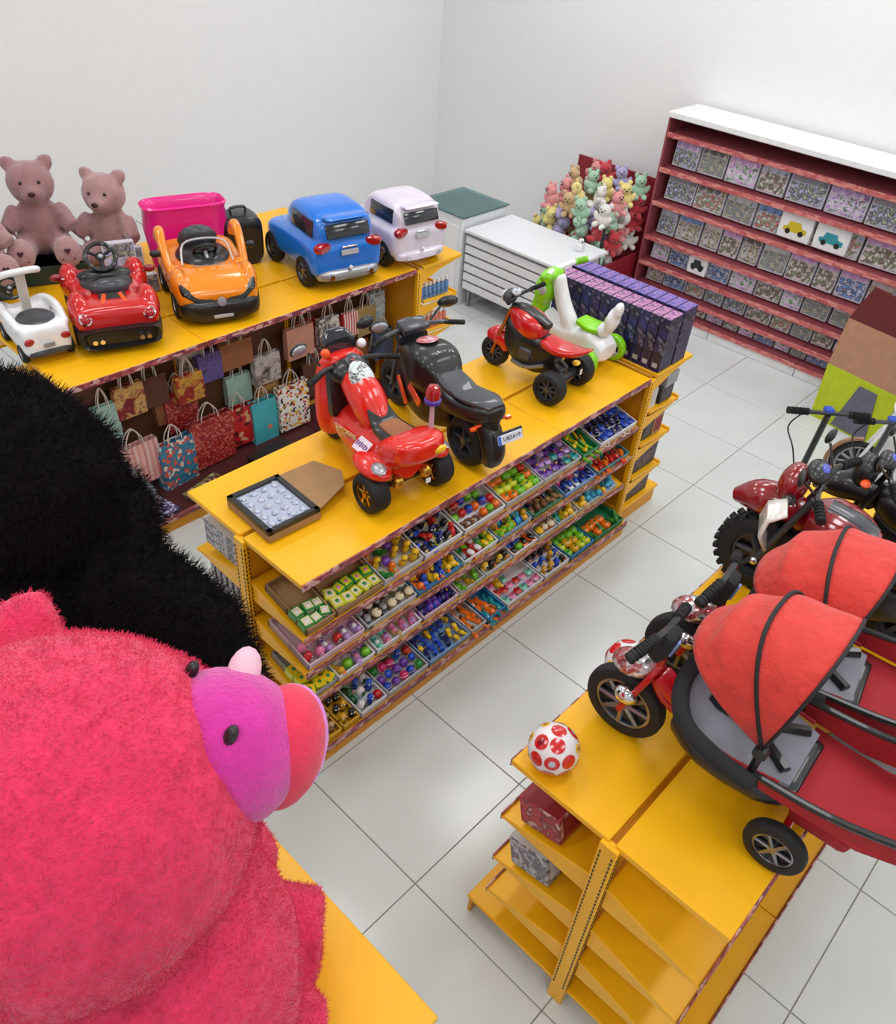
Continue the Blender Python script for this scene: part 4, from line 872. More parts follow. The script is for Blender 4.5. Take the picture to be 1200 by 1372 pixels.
G().ell((0, .43, .43), (.105, .075, .055), (.35, 0, 0), 18, 10).m(1).lathe([(.001, 0), (.042, 0), (.042, .008), (.036, .012), (.001, .012)], 18, Matrix.Translation((.01, .405, .475)) @ Matrix.Rotation(.6, 4, 'X')).m(2).ell((.0, .40, .492), (.012, .006, .004), None, 8, 4).obj('dashboard', [BLACK, DGREY, LAMPRED], t)
G().box((-.02, .445, .33), (.17, .05, .24), (-.15, 0, 0), .025, 2).obj('inner_shield', [BLACK], t)
G().body([(.50, .085, .47, .55, .6), (.54, .075, .46, .58, .6), (.57, .04, .46, .57, .6)], 16, 3).obj('windscreen', [SMOKE], t)
G().box((.03, .55, .55), (.08, .02, .03), (.2, .3, 0), .008).obj('red_windscreen_trim', [LAMPRED], t)
G().tube([(-.23, .38, .45), (-.12, .43, .46), (0, .44, .45), (.12, .43, .46), (.23, .38, .45)], .012, 8, 3).obj('handlebar', [BLACK], t)
grips(t, (-.24, .375, .45), (-.15, .42, .456)); grips(t, (.15, .42, .456), (.24, .375, .45))
for s in (-1, 1):
    G().ell((s * .21, .50, .55), (.05, .012, .03), (0, 0, s * -.2), 14, 8).m(1).ell((s * .21, .491, .55), (.043, .008, .024), (0, 0, s * -.2), 14, 6).m(0).tube([(s * .13, .46, .47), (s * .17, .49, .53)], .006, 6).obj('mirror', [BLACK, SILVER], t)
    G().ell((s * .095, .47, .515), .022, None, 12, 8).obj('indicator', [LAMPORANGE if s < 0 else LAMPWHITE], t)
    wheel(t, (s * .175, 0, .092), .092, .10, GOLD, RUBBER, 6)
    G().ell((s * .075, -.05, .135), (.032, .03, .032), None, 12, 8).obj('rear_lamp', [GOLD], t)
    G().ell((s * .17, -.04, .238), (.03, .045, .010), (0, s * .3, 0), 12, 6).obj('fender_chrome', [SILVER], t)
wheel(t, (0, .56, .092), .092, .06, GOLD, RUBBER, 6)
G().tube([(-.15, 0, .092), (.15, 0, .092)], .014, 8).box((0, .02, .13), (.10, .10, .09), None, .02).obj('axle', [BLACK], t)
st = G().box((-.135, .13, .243), (.004, .085, .065), (0, .95, 0), .0015).obj('side_sticker', [mat('white_sticker', (232, 214, 226), .4)], t)
g = G()
for k in range(6): g.box((-.1367, .098 + k * .013, .2452), (.002, .007, .018 + .006 * (k % 2)), (0, .95, .0))
g.obj('sticker_letters', [mat('violet_ink', (120, 50, 130), .5)], st)
G().box((-.101, .3, .19), (.006, .14, .07), (0, -.25, .12), .002).obj('flame_decal', [mat('gold_flame_print', cols=[(214, 170, 90), (190, 40, 30), (236, 220, 180), (196, 60, 30)], pattern='noise', pscale=24, rough=.35)], t)
G().ell((0.06, -.155, .315), (.035, .014, .018), None, 12, 6).obj('tail_lamp', [LAMPYEL], t)
G().box((.01, -.15, .17), (.024, .005, .022)).obj('paper_tag', [WHITE], t)
b = G().cyl((.10, -.04, .34), (.10, -.04, .47), .012, .009, 10).m(1).lathe([(.001, .465), (.034, .468), (.036, .485), (.03, .49), (.001, .49)], 18, Matrix.Translation((.10, -.04, 0))).m(2).lathe([(.03, .488), (.033, .50), (.032, .525), (.022, .545), (.001, .552)], 18, Matrix.Translation((.10, -.04, 0)))
b.obj('beacon', [mat('pale_pink_post', (196, 170, 180), .4), mat('violet_blue_ring', (80, 60, 170), .3), LAMPRED], t)
# black sport motorcycle
t = thing('toy_motorcycle', 'black toy sport motorcycle with red accents and a blue banded number plate', 'toy motorcycle', (1.21, .155, DT), -.17, 'toy motorcycles on the middle shelf'); t.scale = (1.03, 1.03, .95)
blob('body', BLACK, [('l', [(.20, .08, .30, .42, .6), (.27, .12, .28, .50, .6), (.36, .135, .28, .52, .6), (.46, .11, .30, .50, .6), (.54, .08, .34, .46, .6)]), ('l', [(.1, .07, .15, .36, .6), (.3, .10, .08, .36, .5), (.5, .09, .12, .36, .6), (.58, .06, .2, .34, .6)]),
     ('l', [(-.17, .05, .35, .42, .6), (-.1, .09, .31, .42, .55), (.05, .10, .27, .38, .6), (.2, .09, .26, .4, .6)]), ('c', [(0, -.12, .34), (0, -.14, .25), (0, -.13, .17)], [.05, .04, .035])], .0115, 3, t)
G().body([(-.16, .045, .405, .435, .6), (-.08, .08, .40, .435, .6), (.02, .085, .385, .41, .6), (.1, .075, .375, .40, .6)], 18, 3).m(0).body([(.06, .07, .37, .405, .6), (.14, .085, .37, .41, .6), (.24, .07, .4, .44, .6)], 18, 3).obj('seat', [DGREY], t)
G().ell((0, .40, .522), (.06, .055, .012), (-.25, 0, 0), 16, 6).obj('tank_emblem', [mat('pale_red_emblem', cols=[(214, 196, 206), (190, 60, 70), (220, 206, 214)], pattern='noise', pscale=30, rough=.3)], t)
g = G()
for k in range(16):
    a = rnd.uniform(-.09, .09); g.box((a, .29 + rnd.uniform(-.02, .02), .513 - abs(a) * .25), (.012, .007, .005), (rnd.uniform(-.4, .4), 0, rnd.uniform(0, 3)), .001)
g.obj('tank_stickers', [LGREY], t)['kind'] = 'stuff'
G().body([(.52, .09, .44, .5, .6), (.57, .08, .43, .56, .6), (.61, .05, .42, .55, .6)], 16, 3).obj('windscreen', [SMOKE], t)
G().tube([(-.27, .47, .52), (-.15, .52, .53), (0, .54, .53), (.15, .52, .53), (.27, .47, .52)], .013, 8, 3).obj('handlebar', [DGREY], t)
G().box((0, .53, .545), (.16, .09, .04), (.3, 0, 0), .015, 2).obj('dashboard', [DGREY], t)
grips(t, (-.28, .465, .52), (-.18, .51, .528)); grips(t, (.18, .51, .528), (.28, .465, .52))
for s in (-1, 1):
    G().ell((s * .25, .58, .60), (.06, .014, .035), (0, 0, s * -.2), 14, 8).m(1).ell((s * .25, .569, .60), (.052, .008, .028), (0, 0, s * -.2), 14, 6).m(0).tube([(s * .12, .55, .53), (s * .20, .575, .585)], .007, 6).obj('mirror', [BLACK, SMOKE], t)
    G().box((s * .115, .33, .26), (.012, .13, .05), (.5, 0, s * .1), .006).box((s * .105, .45, .22), (.012, .16, .035), (.9, 0, s * .1), .006).obj('red_fairing', [LAMPORANGE], t)
    G().cyl((s * .03, -.12, .32), (s * .10, -.125, .315), .008, n=6).box((s * .105, -.13, .315), (.035, .02, .02), None, .004).obj('indicator', [LAMPORANGE], t)
    G().tube([(s * .045, .58, .42), (s * .05, .63, .14)], .012, 8).obj('fork', [DGREY], t)
wheel(t, (0, 0, .14), .14, .13, DGREY, RUBBER, 5); wheel(t, (0, .63, .14), .14, .08, DGREY, RUBBER, 5)
G().tube([(0, -.15, .10), (0, -.17, .17), (0, -.10, .29), (0, .02, .305)], [.05, .06, .06, .03], 10, 4).obj('rear_fender', [BLACK], t)
plate(t, 'UB3A19', (.055, -.215, .262), .15, .05, (PI / 2 - .35, 0, 0), m=mat('plate_white', (222, 226, 240), .4), band=mat('plate_blue', (70, 110, 210), .4))
G().box((.055, -.205, .262), (.17, .01, .066), (-.35, 0, 0), .005).obj('plate_holder', [BLACK], t)
# red and black trike
t = thing('toy_trike', 'red and black three wheeled toy motorcycle with fat rear tyres', 'toy motorcycle', (2.125, .255, DT), .10, 'toy motorcycles on the middle shelf'); t.scale = (.98,) * 3
blob('body', BLACK, [('l', [(.06, .05, .12, .3, .6), (.18, .085, .08, .32, .55), (.32, .08, .1, .34, .55), (.42, .05, .16, .38, .6)]), ('c', [(0, 0, .13), (0, .1, .17), (0, .2, .2)], [.05, .05, .06]), ('c', [(-.12, 0, .1), (.12, 0, .1)], [.035, .035])], .012, 2, t)
blob('tank', RED, [('l', [(.17, .06, .30, .38, .6), (.24, .095, .28, .42, .6), (.33, .09, .31, .44, .6), (.40, .05, .35, .43, .6)])], .011, 2, t)
G().body([(.15, .035, .36, .395, .6), (.24, .045, .38, .43, .6), (.34, .045, .39, .452, .6), (.41, .03, .39, .44, .6)], 14, 3).obj('tank_stripe', [BLACK], t)
blob('seat', RED, [('l', [(-.14, .025, .325, .345, .6), (-.06, .06, .27, .315, .6), (.05, .085, .25, .30, .6), (.16, .07, .26, .32, .6)])], .01, 2, t)
for s in (-1, 1):
    wheel(t, (s * .16, 0, .10), .10, .095, DGREY, RUBBER, 8)
    G().tube([(s * .04, .40, .42), (s * .045, .50, .1)], .011, 8).obj('fork', [mat('copper_fork', (170, 110, 60), .3, .8)], t)
    G().tube([(s * .07, .33, .12), (s * .10, .22, .13), (s * .09, .1, .18)], .014, 8, 3).obj('exhaust_pipe', [STEEL], t)
    G().box((s * .085, .24, .2), (.03, .09, .08), (0, 0, 0), .012).obj('engine_cover', [DGREY], t)
wheel(t, (0, .50, .095), .095, .06, DGREY, RUBBER, 8)
G().tube([(0, .40, .14), (0, .43, .185), (0, .49, .205), (0, .55, .19)], [.045, .055, .06, .035], 10, 4).obj('front_fender', [RED], t)
G().tube([(-.17, .34, .52), (-.08, .39, .49), (0, .41, .475), (.08, .39, .49), (.17, .34, .52)], .011, 8, 3).obj('handlebar', [BLACK], t)
grips(t, (-.19, .33, .525), (-.11, .375, .5)); grips(t, (.11, .375, .5), (.19, .33, .525))
G().ell((0, .44, .47), (.055, .04, .045), None, 14, 8).m(1).ell((0, .475, .465), (.04, .015, .035), None, 12, 6).obj('headlight', [DGREY, LAMPWHITE], t)
G().ell((0, .40, .51), (.04, .025, .018), (.5, 0, 0), 12, 6).obj('dashboard', [mat('blue_grey_print', cols=[(90, 100, 130), (220, 220, 230), (50, 56, 80)], pattern='noise', pscale=40, rough=.3)], t)
G().box((.02, -.09, .17), (.02, .005, .03)).obj('paper_tag', [WHITE], t); G().ell((.06, -.03, .19), (.03, .025, .014), None, 10, 6).obj('rear_lamp', [LAMPYEL], t)
# white and lime trike
t = thing('toy_trike', 'white and lime green toy trike with a high seat back beside purple boxes', 'toy motorcycle', (2.555, .31, DT), 0.0, 'toy motorcycles on the middle shelf')
blob('body', WHITE, [('l', [(-.06, .09, .07, .17, .6), (.05, .10, .06, .24, .55), (.15, .07, .08, .2, .6), (.3, .065, .08, .17, .6), (.42, .06, .1, .24, .6)]), ('c', [(0, .22, .16), (0, .32, .3), (0, .39, .46)], [.055, .05, .045]), ('c', [(-.1, 0, .09), (.1, 0, .09)], [.045, .045])], .012, 3, t)
G().body([(-.02, .07, .24, .275, .6), (.07, .08, .22, .26, .6), (.17, .06, .23, .27, .6)], 16, 3).obj('seat', [LIME], t)
blob('seat_back', WHITE, [('e', (0, -.01, .26), (.08, .04, .05)), ('e', (0, -.045, .33), (.075, .03, .08)), ('e', (0, -.07, .40), (.045, .025, .05))], .011, 3, t).scale = (1, 1, 1)
G().ell((0, -.02, .31), (.045, .018, .035), (-.35, 0, 0), 14, 6).obj('back_cushion', [LIME], t)
blob('front_shell', LIME, [('e', (-.02, .45, .36), (.095, .06, .11)), ('e', (-.01, .48, .24), (.065, .055, .10)), ('e', (-.02, .42, .46), (.11, .05, .04)), ('e', (0, .5, .16), (.04, .06, .05))], .012, 3, t)
G().lathe([(.001, 0), (.035, 0), (.035, .012), (.028, .018), (.001, .02)], 16, Matrix.Translation((-.095, .43, .38)) @ Matrix.Rotation(-PI / 2 - .2, 4, 'Y')).obj('headlight', [LGREY], t)
G().tube([(-.17, .35, .49), (-.08, .40, .49), (0, .42, .48), (.08, .40, .50), (.17, .34, .53)], .017, 10, 3).obj('handlebar', [WHITE], t)
grips(t, (-.19, .335, .49), (-.13, .37, .49), .02, .06, LIME); grips(t, (.13, .37, .515), (.19, .325, .535), .02, .06, LIME)
for s in (-1, 1): wheel(t, (s * .15, 0, .085), .085, .055, WHITE, LIME, 5)
wheel(t, (0, .47, .08), .08, .055, WHITE, LIME, 5)
# framed display tray on an opened cardboard sleeve
t = thing('display_tray', 'black framed tray of small pale trinkets lying in an open cardboard box', 'tray', (.21, .46, DT), -.045); t.scale = (.94, .94, 1)
G().box((0, 0, .022), (.30, .36, .04), bev=.003).obj('cardboard_box', [CARD], t)
G().prism([(.15, -.17), (.36, -.10), (.42, .0), (.36, .16), (.15, .18)], .004, Matrix.Translation((0, 0, .036)) @ Matrix.Rotation(-.06, 4, 'Y')).obj('box_flap', [CARD], t)
fr = G()
for s in (-1, 1): fr.box((s * .135, 0, .052), (.03, .36, .024), bev=.003).box((0, s * .165, .052), (.30, .03, .024), bev=.003)
fr.obj('frame', [BLACK], t)
ins = G().box((0, 0, .047), (.25, .31, .008)).obj('display_insert', [mat('pale_insert', (176, 182, 204), .4)], t)
TRK = mat('pale_trinket', cols=[(150, 158, 186), (214, 220, 236), (120, 126, 150), (230, 234, 244)], pattern='noise', pscale=60, rough=.3)
tk = G().ell((0, 0, 0), (.018, .022, .008), None, 10, 5).ell((.01, .012, .004), (.01, .012, .008), None, 8, 5).mesh('trinket', [TRK])
for i in range(4):
    for j in range(5): link('trinket', tk, ins, (-.09 + i * .06, -.12 + j * .06, .053), (0, 0, rnd.uniform(0, 3)))
# ---------------------------------------------------------------- spotted balls
BALLW = plastic('ball_white_vinyl', (232, 226, 226), .3)
def spotted_ball(label, loc, R, rot):
    t = thing('spotted_ball', label, 'ball', loc, 0, 'red spotted balls on the right shelf')
    b = G().ell((0, 0, R), R, None, 32, 18).obj('ball_skin', [BALLW], t)
    N = 26; E_ = Euler(rot).to_matrix(); big = G(); 
    for k in range(N):
        z = 1 - 2 * (k + .5) / N; a = k * 2.39996; d = E_ @ Vector((math.sqrt(1 - z * z) * math.cos(a), math.sqrt(1 - z * z) * math.sin(a), z))
        q = Vector((0, 0, 1)).rotation_difference(d).to_matrix().to_4x4(); yellow = k % 4 == 2
        r = R * (.30 if not yellow else .17)
        def ring(rr, h): return [(rr * s, math.sqrt(R * R - (rr * s) ** 2) + h) for s in (1, .7, .4, .02)]
        g = G().lathe(ring(r, .0012), 20, Matrix.Translation((0, 0, R)) @ q, True)
        if yellow: g.m(1).lathe(ring(r * .45, .002), 14, Matrix.Translation((0, 0, R)) @ q, True)
        elif k % 3 == 0: g.m(1).lathe(ring(r * .5, .002), 6, Matrix.Translation((0, 0, R)) @ q, True)
        g.obj('spot', [LAMPYEL if yellow else RED, BROWNPAD if yellow else (LGREY if k % 6 == 0 else WINE)], t)
    return t
spotted_ball('white ball with red and yellow spots at the shelf corner', (.085, -1.268, 1.212), .089, (.3, .5, 0))
spotted_ball('white ball with red spots behind the tricycle front wheel', (.60, -1.225, 1.212), .088, (1.3, .2, .6))
plain_box('wine red printed box on the upper tier under the spotted ball', (.13, -1.33, .915), (.22, .18, .13), mat('wine_box_print', cols=[(150, 30, 40), (190, 60, 70), (120, 24, 36), (220, 180, 170)], pattern='noise', pscale=18, rough=.4), 0, 'boxes under the spotted ball', WINEP, (-TILT, 0, 0))
plain_box('pale printed box on the middle tier under the spotted ball', (.13, -1.33, .615), (.22, .18, .15), MAG, 0, 'boxes under the spotted ball', WHB, (-TILT, 0, 0))
# ---------------------------------------------------------------- red canopied tricycles
CAN = mat('red_canopy_fabric', (212, 56, 46), .75, var=.06, scale=20, bump=.9, bscale=16, sheen=.15)
CAND = mat('red_seat_fabric', (170, 30, 40), .75, bump=.15, bscale=30)
PIPE = mat('black_piping', (26, 26, 28), .6)
PADG = mat('grey_seat_fabric', (140, 142, 152), .85, bump=.15, bscale=60)
FOAM = mat('black_foam', (34, 34, 36), .9, bump=.1, bscale=90)
CHST = mat('chrome_stripes', cols=[(220, 220, 224), (180, 40, 44), (236, 236, 240), (60, 60, 64)], rough=.15, metal=.6, pattern='noise', pscale=20)
def hood(g, w, R, hinge, th0, th1, nt=26, nphi=22, ribs=(), amp=.014):
    rings = []
    for i in range(nt + 1):
        th = th0 + (th1 - th0) * i / nt; sag = 0
        seg = [x for x in ribs]
        for a, b in zip(seg, seg[1:]):
            if a <= th <= b: sag = math.sin(PI * (th - a) / (b - a))
        ring = []
        for k in range(nphi + 1):
            ph = PI * k / nphi; x = -w * spow(math.cos(ph), .8); r = R * spow(math.sin(ph), .62) * (1 - .05 * sag * math.sin(ph))
            r *= 1 + amp * noise.noise(Vector((x * 9, th * 4, 1.7)))
            ring.append(Vector((hinge[0] + x, hinge[1] - math.sin(th) * r, hinge[2] + math.cos(th) * r)))
        rings.append(ring)
    return g.loft(rings, cap=False, closed=False)
def hoop(w, R, hinge, th, rr=.006, n=26):
    pts = []
    for k in range(n + 1):
        ph = PI * k / n; x = -w * spow(math.cos(ph), .8); r = R * spow(math.sin(ph), .62)
        pts.append((hinge[0] + x, hinge[1] - math.sin(th) * r, hinge[2] + math.cos(th) * r))
    return G().tube(pts, rr, 7)
def tricycle(label, loc, rz, wx, hg, R, w, th0, thm, th1):
    t = thing('stroller_tricycle', label, 'tricycle', loc, rz, 'red canopied tricycles')
    wheel(t, (wx, .61, .15), .15, .06, STEEL, RUBBER, 8, .72)
    for s in (-1, 1): wheel(t, (s * .2, -.02, .10), .10, .05, STEEL, RUBBER, 6)
    g = G().tube([(-.2, -.02, .1), (.2, -.02, .1)], .014, 8).tube([(0, -.02, .1), (0, .2, .2), (wx * .8, .45, .24), (wx, .54, .34)], .022, 10, 4)
    for s in (-1, 1): g.tube([(wx, .53, .40), (wx + s * .045, .55, .34), (wx + s * .05, .61, .15)], .012, 8, 2)
    g.tube([(wx, .53, .33), (wx, .55, .56)], .016, 8); g.obj('frame', [plastic('red_frame_paint', (190, 20, 32), .25)], t)
    G().box((wx * .8 - .01, .42, .30), (.075, .25, .05), (.5, 0, 0), .012, 2).obj('frame_cover', [plastic('red_frame_paint', (190, 20, 32))], t)
    G().ell((wx, .62, .345), (.055, .085, .05), (-.3, 0, 0), 16, 8).obj('chrome_fender', [CHST], t)
    for s in (-1, 1): G().ell((wx + s * .055, .60, .24), (.03, .045, .035), None, 12, 8).obj('lamp', [CHROME], t)
    G().tube([(wx - .15, .585, .53), (wx - .08, .56, .56), (wx, .55, .555), (wx + .08, .55, .56), (wx + .15, .56, .53)], .015, 8, 4).obj('handlebar', [BLACK], t)
    grips(t, (wx - .17, .59, .525), (wx - .06, .555, .565), .019, .09); grips(t, (wx + .06, .55, .565), (wx + .17, .565, .525), .019, .09)
    G().box((wx, .545, .50), (.09, .06, .14), (.2, 0, 0), .025, 2).obj('bar_pad', [FOAM], t)
    G().box((wx + .0, .510, .50), (.02, .01, .08), (.2, 0, 0), .003).obj('blue_tag', [mat('pale_blue_label', (130, 160, 220), .4)], t)
    G().tube([(-.23, .12, .33), (-.25, .24, .37), (-.23, .36, .40), (-.14, .43, .43), (0, .445, .44), (.14, .43, .43), (.23, .36, .40), (.25, .24, .37), (.23, .12, .33)], .028, 10, 4).obj('padded_bar', [FOAM], t)
    # seat: shell, grey pad with red piping, footrest
    blob('seat_shell', BLACK, [('l', [(.0, .14, .2, .29, .6), (.1, .19, .19, .28, .5), (.3, .2, .2, .29, .5), (.42, .17, .24, .36, .55)])], .014, 3, t)
    pd = G().body([(.03, .13, .27, .31, .6), (.15, .16, .27, .315, .6), (.32, .165, .28, .33, .6), (.44, .13, .34, .42, .6)], 18, 3).obj('seat_pad', [PADG], t)
    G().tube([(-.15, .06, .31), (-.175, .25, .315), (-.15, .40, .37), (0, .455, .41), (.15, .40, .37), (.175, .25, .315), (.15, .06, .31)], .007, 6, 4).obj('red_piping', [CAND], pd)
    for s in (-1, 1): G().tube([(s * .10, .06, .315), (s * .02, .2, .32), (s * .03, .36, .34)], .02, 6, 3).obj('harness_strap', [BLACK], pd)
    M = Matrix()
    g = G().loft([[Vector((x, y, z)) for x in (-.17, -.06, .06, .17)] for y, z in ((.05, .28), (-.06, .27), (-.2, .27), (-.34, .33), (-.44, .42))], cap=False, closed=False)
    fo = g.obj('footrest_fabric', [CAND], t); fo.modifiers.new('thick', 'SOLIDIFY').thickness = .012
    for s in (-1, 1): G().tube([(s * .2, .14, .34), (s * .2, -.1, .36), (s * .19, -.32, .42), (s * .17, -.46, .48)], .012, 8, 4).obj('side_rail', [BLACK], t)
    for s in (-1, 1): G().loft([[Vector((s * .195, .12, .35)), Vector((s * .19, -.1, .36)), Vector((s * .18, -.36, .43))], [Vector((s * .19, .1, .28)), Vector((s * .18, -.1, .27)), Vector((s * .17, -.36, .33))]], cap=False, closed=False).obj('side_panel', [CAND], t)
    G().box((0, -.45, .46), (.32, .10, .03), (.4, 0, 0), .012, 2).obj('footrest_bar', [FOAM], t)
    G().box((0, -.10, .19), (.26, .2, .09), None, .03, 2).obj('basket', [CAND], t)
    # canopy: fabric, black hoops, inner lining hub
    c = hood(G(), w, R, hg, th0, th1, ribs=(th0, (th0 + thm) / 2, thm, th1)).obj('canopy', [CAN], t, sharp=80)
    c.modifiers.new('thick', 'SOLIDIFY').thickness = .004
    hoop(w * 1.005, R * 1.012, hg, thm, .007).obj('canopy_hoop', [PIPE], c)
    hoop(w * 1.0, R * 1.004, hg, th1, .006).obj('canopy_edge', [PIPE], c)
    hoop(w * .97, R * .88, hg, (thm + th1) / 2 - .1, .004).obj('canopy_rib', [PIPE], c)
    for s in (-1, 1): G().cyl((hg[0] + s * (w - .01), hg[1], hg[2]), (hg[0] + s * (w + .022), hg[1], hg[2]), .022, n=14).cyl((hg[0] + s * w, hg[1], hg[2]), (s * .2, .14, .32), .013, n=8).obj('canopy_hinge', [BLACK], t)
    return t
tricycle('red canopied tricycle next to the spotted balls, nearer the shelf end', (.50, -1.945, 1.212), .06, -.07, (.028, .138, .442), .372, .222, -1.17, -.42, .17)
tricycle('red canopied tricycle between the other tricycle and the dark red motorcycle', (.97, -1.93, 1.212), .18, -.09, (.10, .165, .42), .335, .23, -1.3, -.34, .25)
# ---------------------------------------------------------------- larger motorcycles on the right shelf
def motorcycle(label, loc, rz, paint, knob, name, extra=True):
    t = thing(name, label, 'toy motorcycle', loc, rz, 'toy motorcycles on the right shelf')
    blob('body', BLACK, [('l', [(.0, .06, .18, .3, .6), (.15, .1, .12, .34, .55), (.35, .1, .12, .36, .55), (.48, .06, .2, .4, .6)]), ('c', [(0, 0, .2), (0, .2, .22)], [.06, .08])], .014, 2, t)
    blob('tank', paint, [('l', [(.22, .08, .36, .46, .6), (.30, .125, .33, .51, .6), (.42, .13, .36, .53, .6), (.5, .08, .40, .5, .6)])], .012, 3, t)
    G().body([(.24, .045, .44, .495, .6), (.32, .055, .46, .525, .6), (.44, .05, .47, .54, .6)], 14, 3).obj('tank_cover', [DGREY], t)
    blob('seat', BLACK, [('l', [(-.2, .05, .40, .46, .6), (-.08, .09, .36, .42, .6), (.1, .1, .33, .4, .6), (.24, .08, .35, .42, .6)])], .013, 3, t)
    R = .185 if knob else .16
    wheel(t, (0, .62, R), R, .11, DGREY, RUBBER, 6, .6, 26 if knob else 0); wheel(t, (0, 0, R), R, .12, DGREY, RUBBER, 6, .6, 26 if knob else 0)
    for s in (-1, 1):
        G().tube([(s * .06, .50, .56), (s * .075, .62, R)], .015, 8).obj('fork', [BLACK if not knob else DGREY], t)
        G().ell((s * .085, .62, R), .02, None, 10, 6).obj('axle_cap', [CHROME], t)
        G().tube([(s * .12, .50, .62), (s * .17, .55, .69)], .006, 6).ell((s * .19, .56, .71), (.045, .014, .032), (0, 0, s * -.2), 12, 8).obj('mirror', [BLACK], t)
        G().ell((s * .11, .58, .55), (.035, .025, .018), None, 10, 6).obj('indicator', [BLACK if knob else LAMPORANGE], t)
    G().tube([(-.24, .44, .61), (-.12, .49, .62), (0, .50, .60), (.12, .49, .62), (.24, .44, .61)], .013, 8, 3).obj('handlebar', [BLACK], t)
    grips(t, (-.26, .43, .61), (-.16, .475, .618), .018, .1); grips(t, (.16, .475, .618), (.26, .43, .61), .018, .1)
    G().ell((0, .53, .65), (.075, .05, .035), (.5, 0, 0), 18, 8).m(1).ell((0, .51, .675), (.03, .02, .008), (.5, 0, 0), 12, 6).obj('dashboard', [BLACK, mat('blue_dial', (80, 90, 190), .2)], t)
    G().tube([(0, .50, .40), (0, .58, .45), (0, .70, .44), (0, .80, .40)], [.05, .07, .075, .03], 10, 4).obj('front_fender', [paint], t)
    blob('headlight_fairing', paint, [('e', (0, .60, .56), (.09, .06, .09))], .013, 2, t)
    if extra:
        g = G().loft([[Vector((sx * w_, y, z + .0)) for sx in (-1, -.4, .4, 1)] for y, z, w_ in ((.60, .60, .055), (.66, .56, .07), (.67, .48, .075), (.63, .41, .06))], cap=False, closed=False)
        f = g.obj('white_shield', [mat('white_wrapped_plastic', (226, 222, 214), .25, coat=.6)], t); f.modifiers.new('thick', 'SOLIDIFY').thickness = .012
        f.location = (-.06, -.01, .0); f.rotation_euler = (0, 0, .3)
    else:
        G().box((-.125, .36, .44), (.006, .09, .022), (.2, 0, 0), .003).obj('silver_emblem', [SILVER], t)
    return t
motorcycle('dark red toy motorcycle with a knobbly front tyre and white shield', (1.56, -1.91, 1.212), .13, WINE, True, 'toy_motorcycle')
motorcycle('black toy motorcycle with orange indicators past the dark red one', (2.03, -1.98, 1.212), .2, BLACK, False, 'toy_motorcycle', False).scale = (.88,) * 3
# ---------------------------------------------------------------- scooters and bicycle on the floor past the right shelf
def kick_scooter(label, loc, rz, m, gm, deck):
    t = thing('kick_scooter', label, 'scooter', loc, rz, 'kick scooters past the right shelf')
    wheel(t, (0, .32, .07), .07, .03, STEEL, RUBBER, 5); wheel(t, (0, -.28, .07), .07, .03, STEEL, RUBBER, 5)
    G().box((0, -.02, .085), (.12, .46, .025), None, .008).obj('deck', [deck], t)
    G().tube([(0, .32, .07), (0, .30, .17), (0, .26, .3), (0, .2, .82)], .02, 10, 3).tube([(0, .18, .09), (0, .27, .24)], .018, 8).obj('stem', [m], t)
    G().tube([(-.22, .2, .83), (.22, .2, .83)], .014, 10).obj('handlebar', [m], t)
    grips(t, (-.25, .2, .83), (-.12, .2, .83), .021, .12, gm); grips(t, (.12, .2, .83), (.25, .2, .83), .021, .12, gm)
    G().tube([(-.14, .21, .82), (-.18, .26, .68), (-.08, .30, .5), (0, .29, .28)], .005, 6, 4).obj('brake_cable', [PIPE], t)
    G().box((0, .215, .845), (.06, .05, .035), None, .01).obj('clamp', [mat('blue_clamp', (40, 80, 190), .3)], t)
    return t
kick_scooter('black kick scooter with foam grips standing past the dark red motorcycle', (3.59, -.93, 0), -.856, BLACK, FOAM, DGREY).scale = (1.1,) * 3
kick_scooter('black kick scooter with a pale deck behind the first scooter', (3.92, -1.26, 0), -.8, DGREY, RUBBER, LGREY).scale = (1.05,) * 3
t = thing('kids_bicycle', 'white framed kids bicycle with black grips beside the cardboard standee', 'bicycle', (4.78, -1.16, 0), .56); t.scale = (.9,) * 3
for y in (-.36, .36): wheel(t, (0, y, .2), .2, .05, STEEL, RUBBER, 12, .8)
fw = G().tube([(0, .24, .58), (0, -.1, .26)], .022, 8).tube([(0, .22, .62), (0, -.14, .50)], .02, 8).tube([(0, -.14, .55), (0, -.08, .25)], .02, 8)
for s in (-1, 1): fw.tube([(s * .03, -.08, .25), (s * .035, -.36, .2)], .011, 6).tube([(s * .03, -.14, .48), (s * .035, -.36, .2)], .011, 6).tube([(s * .02, .24, .56), (s * .04, .36, .2)], .014, 6)
fw.obj('frame', [WHITE], t)
G().tube([(0, .23, .58), (0, .2, .72)], .018, 8).tube([(-.26, .08, .82), (-.16, .16, .80), (-.08, .2, .73), (.08, .2, .73), (.16, .16, .80), (.26, .08, .82)], .013, 8, 4).obj('handlebar', [WHITE], t)
grips(t, (-.28, .06, .822), (-.17, .14, .81), .02, .12); grips(t, (.17, .14, .81), (.28, .06, .822), .02, .12)
G().body([(-.28, .08, .59, .64, .6), (-.18, .07, .59, .64, .6), (-.04, .025, .6, .63, .6)], 14, 3).obj('saddle', [BLACK], t)
G().torus((.05, -.08, .25), .07, .008, RX, 20, 6).cyl((.05, -.08, .25), (.08, .05, .2), .01, n=6).cyl((-.05, -.08, .25), (-.08, -.2, .3), .01, n=6).obj('crank', [STEEL], t)
for y in (-.36, .36): G().torus((0, y, .2), .225, .02, RX, 20, 6, PI).obj('mudguard', [mat('tan_mudguard', (150, 110, 80), .4)], t)
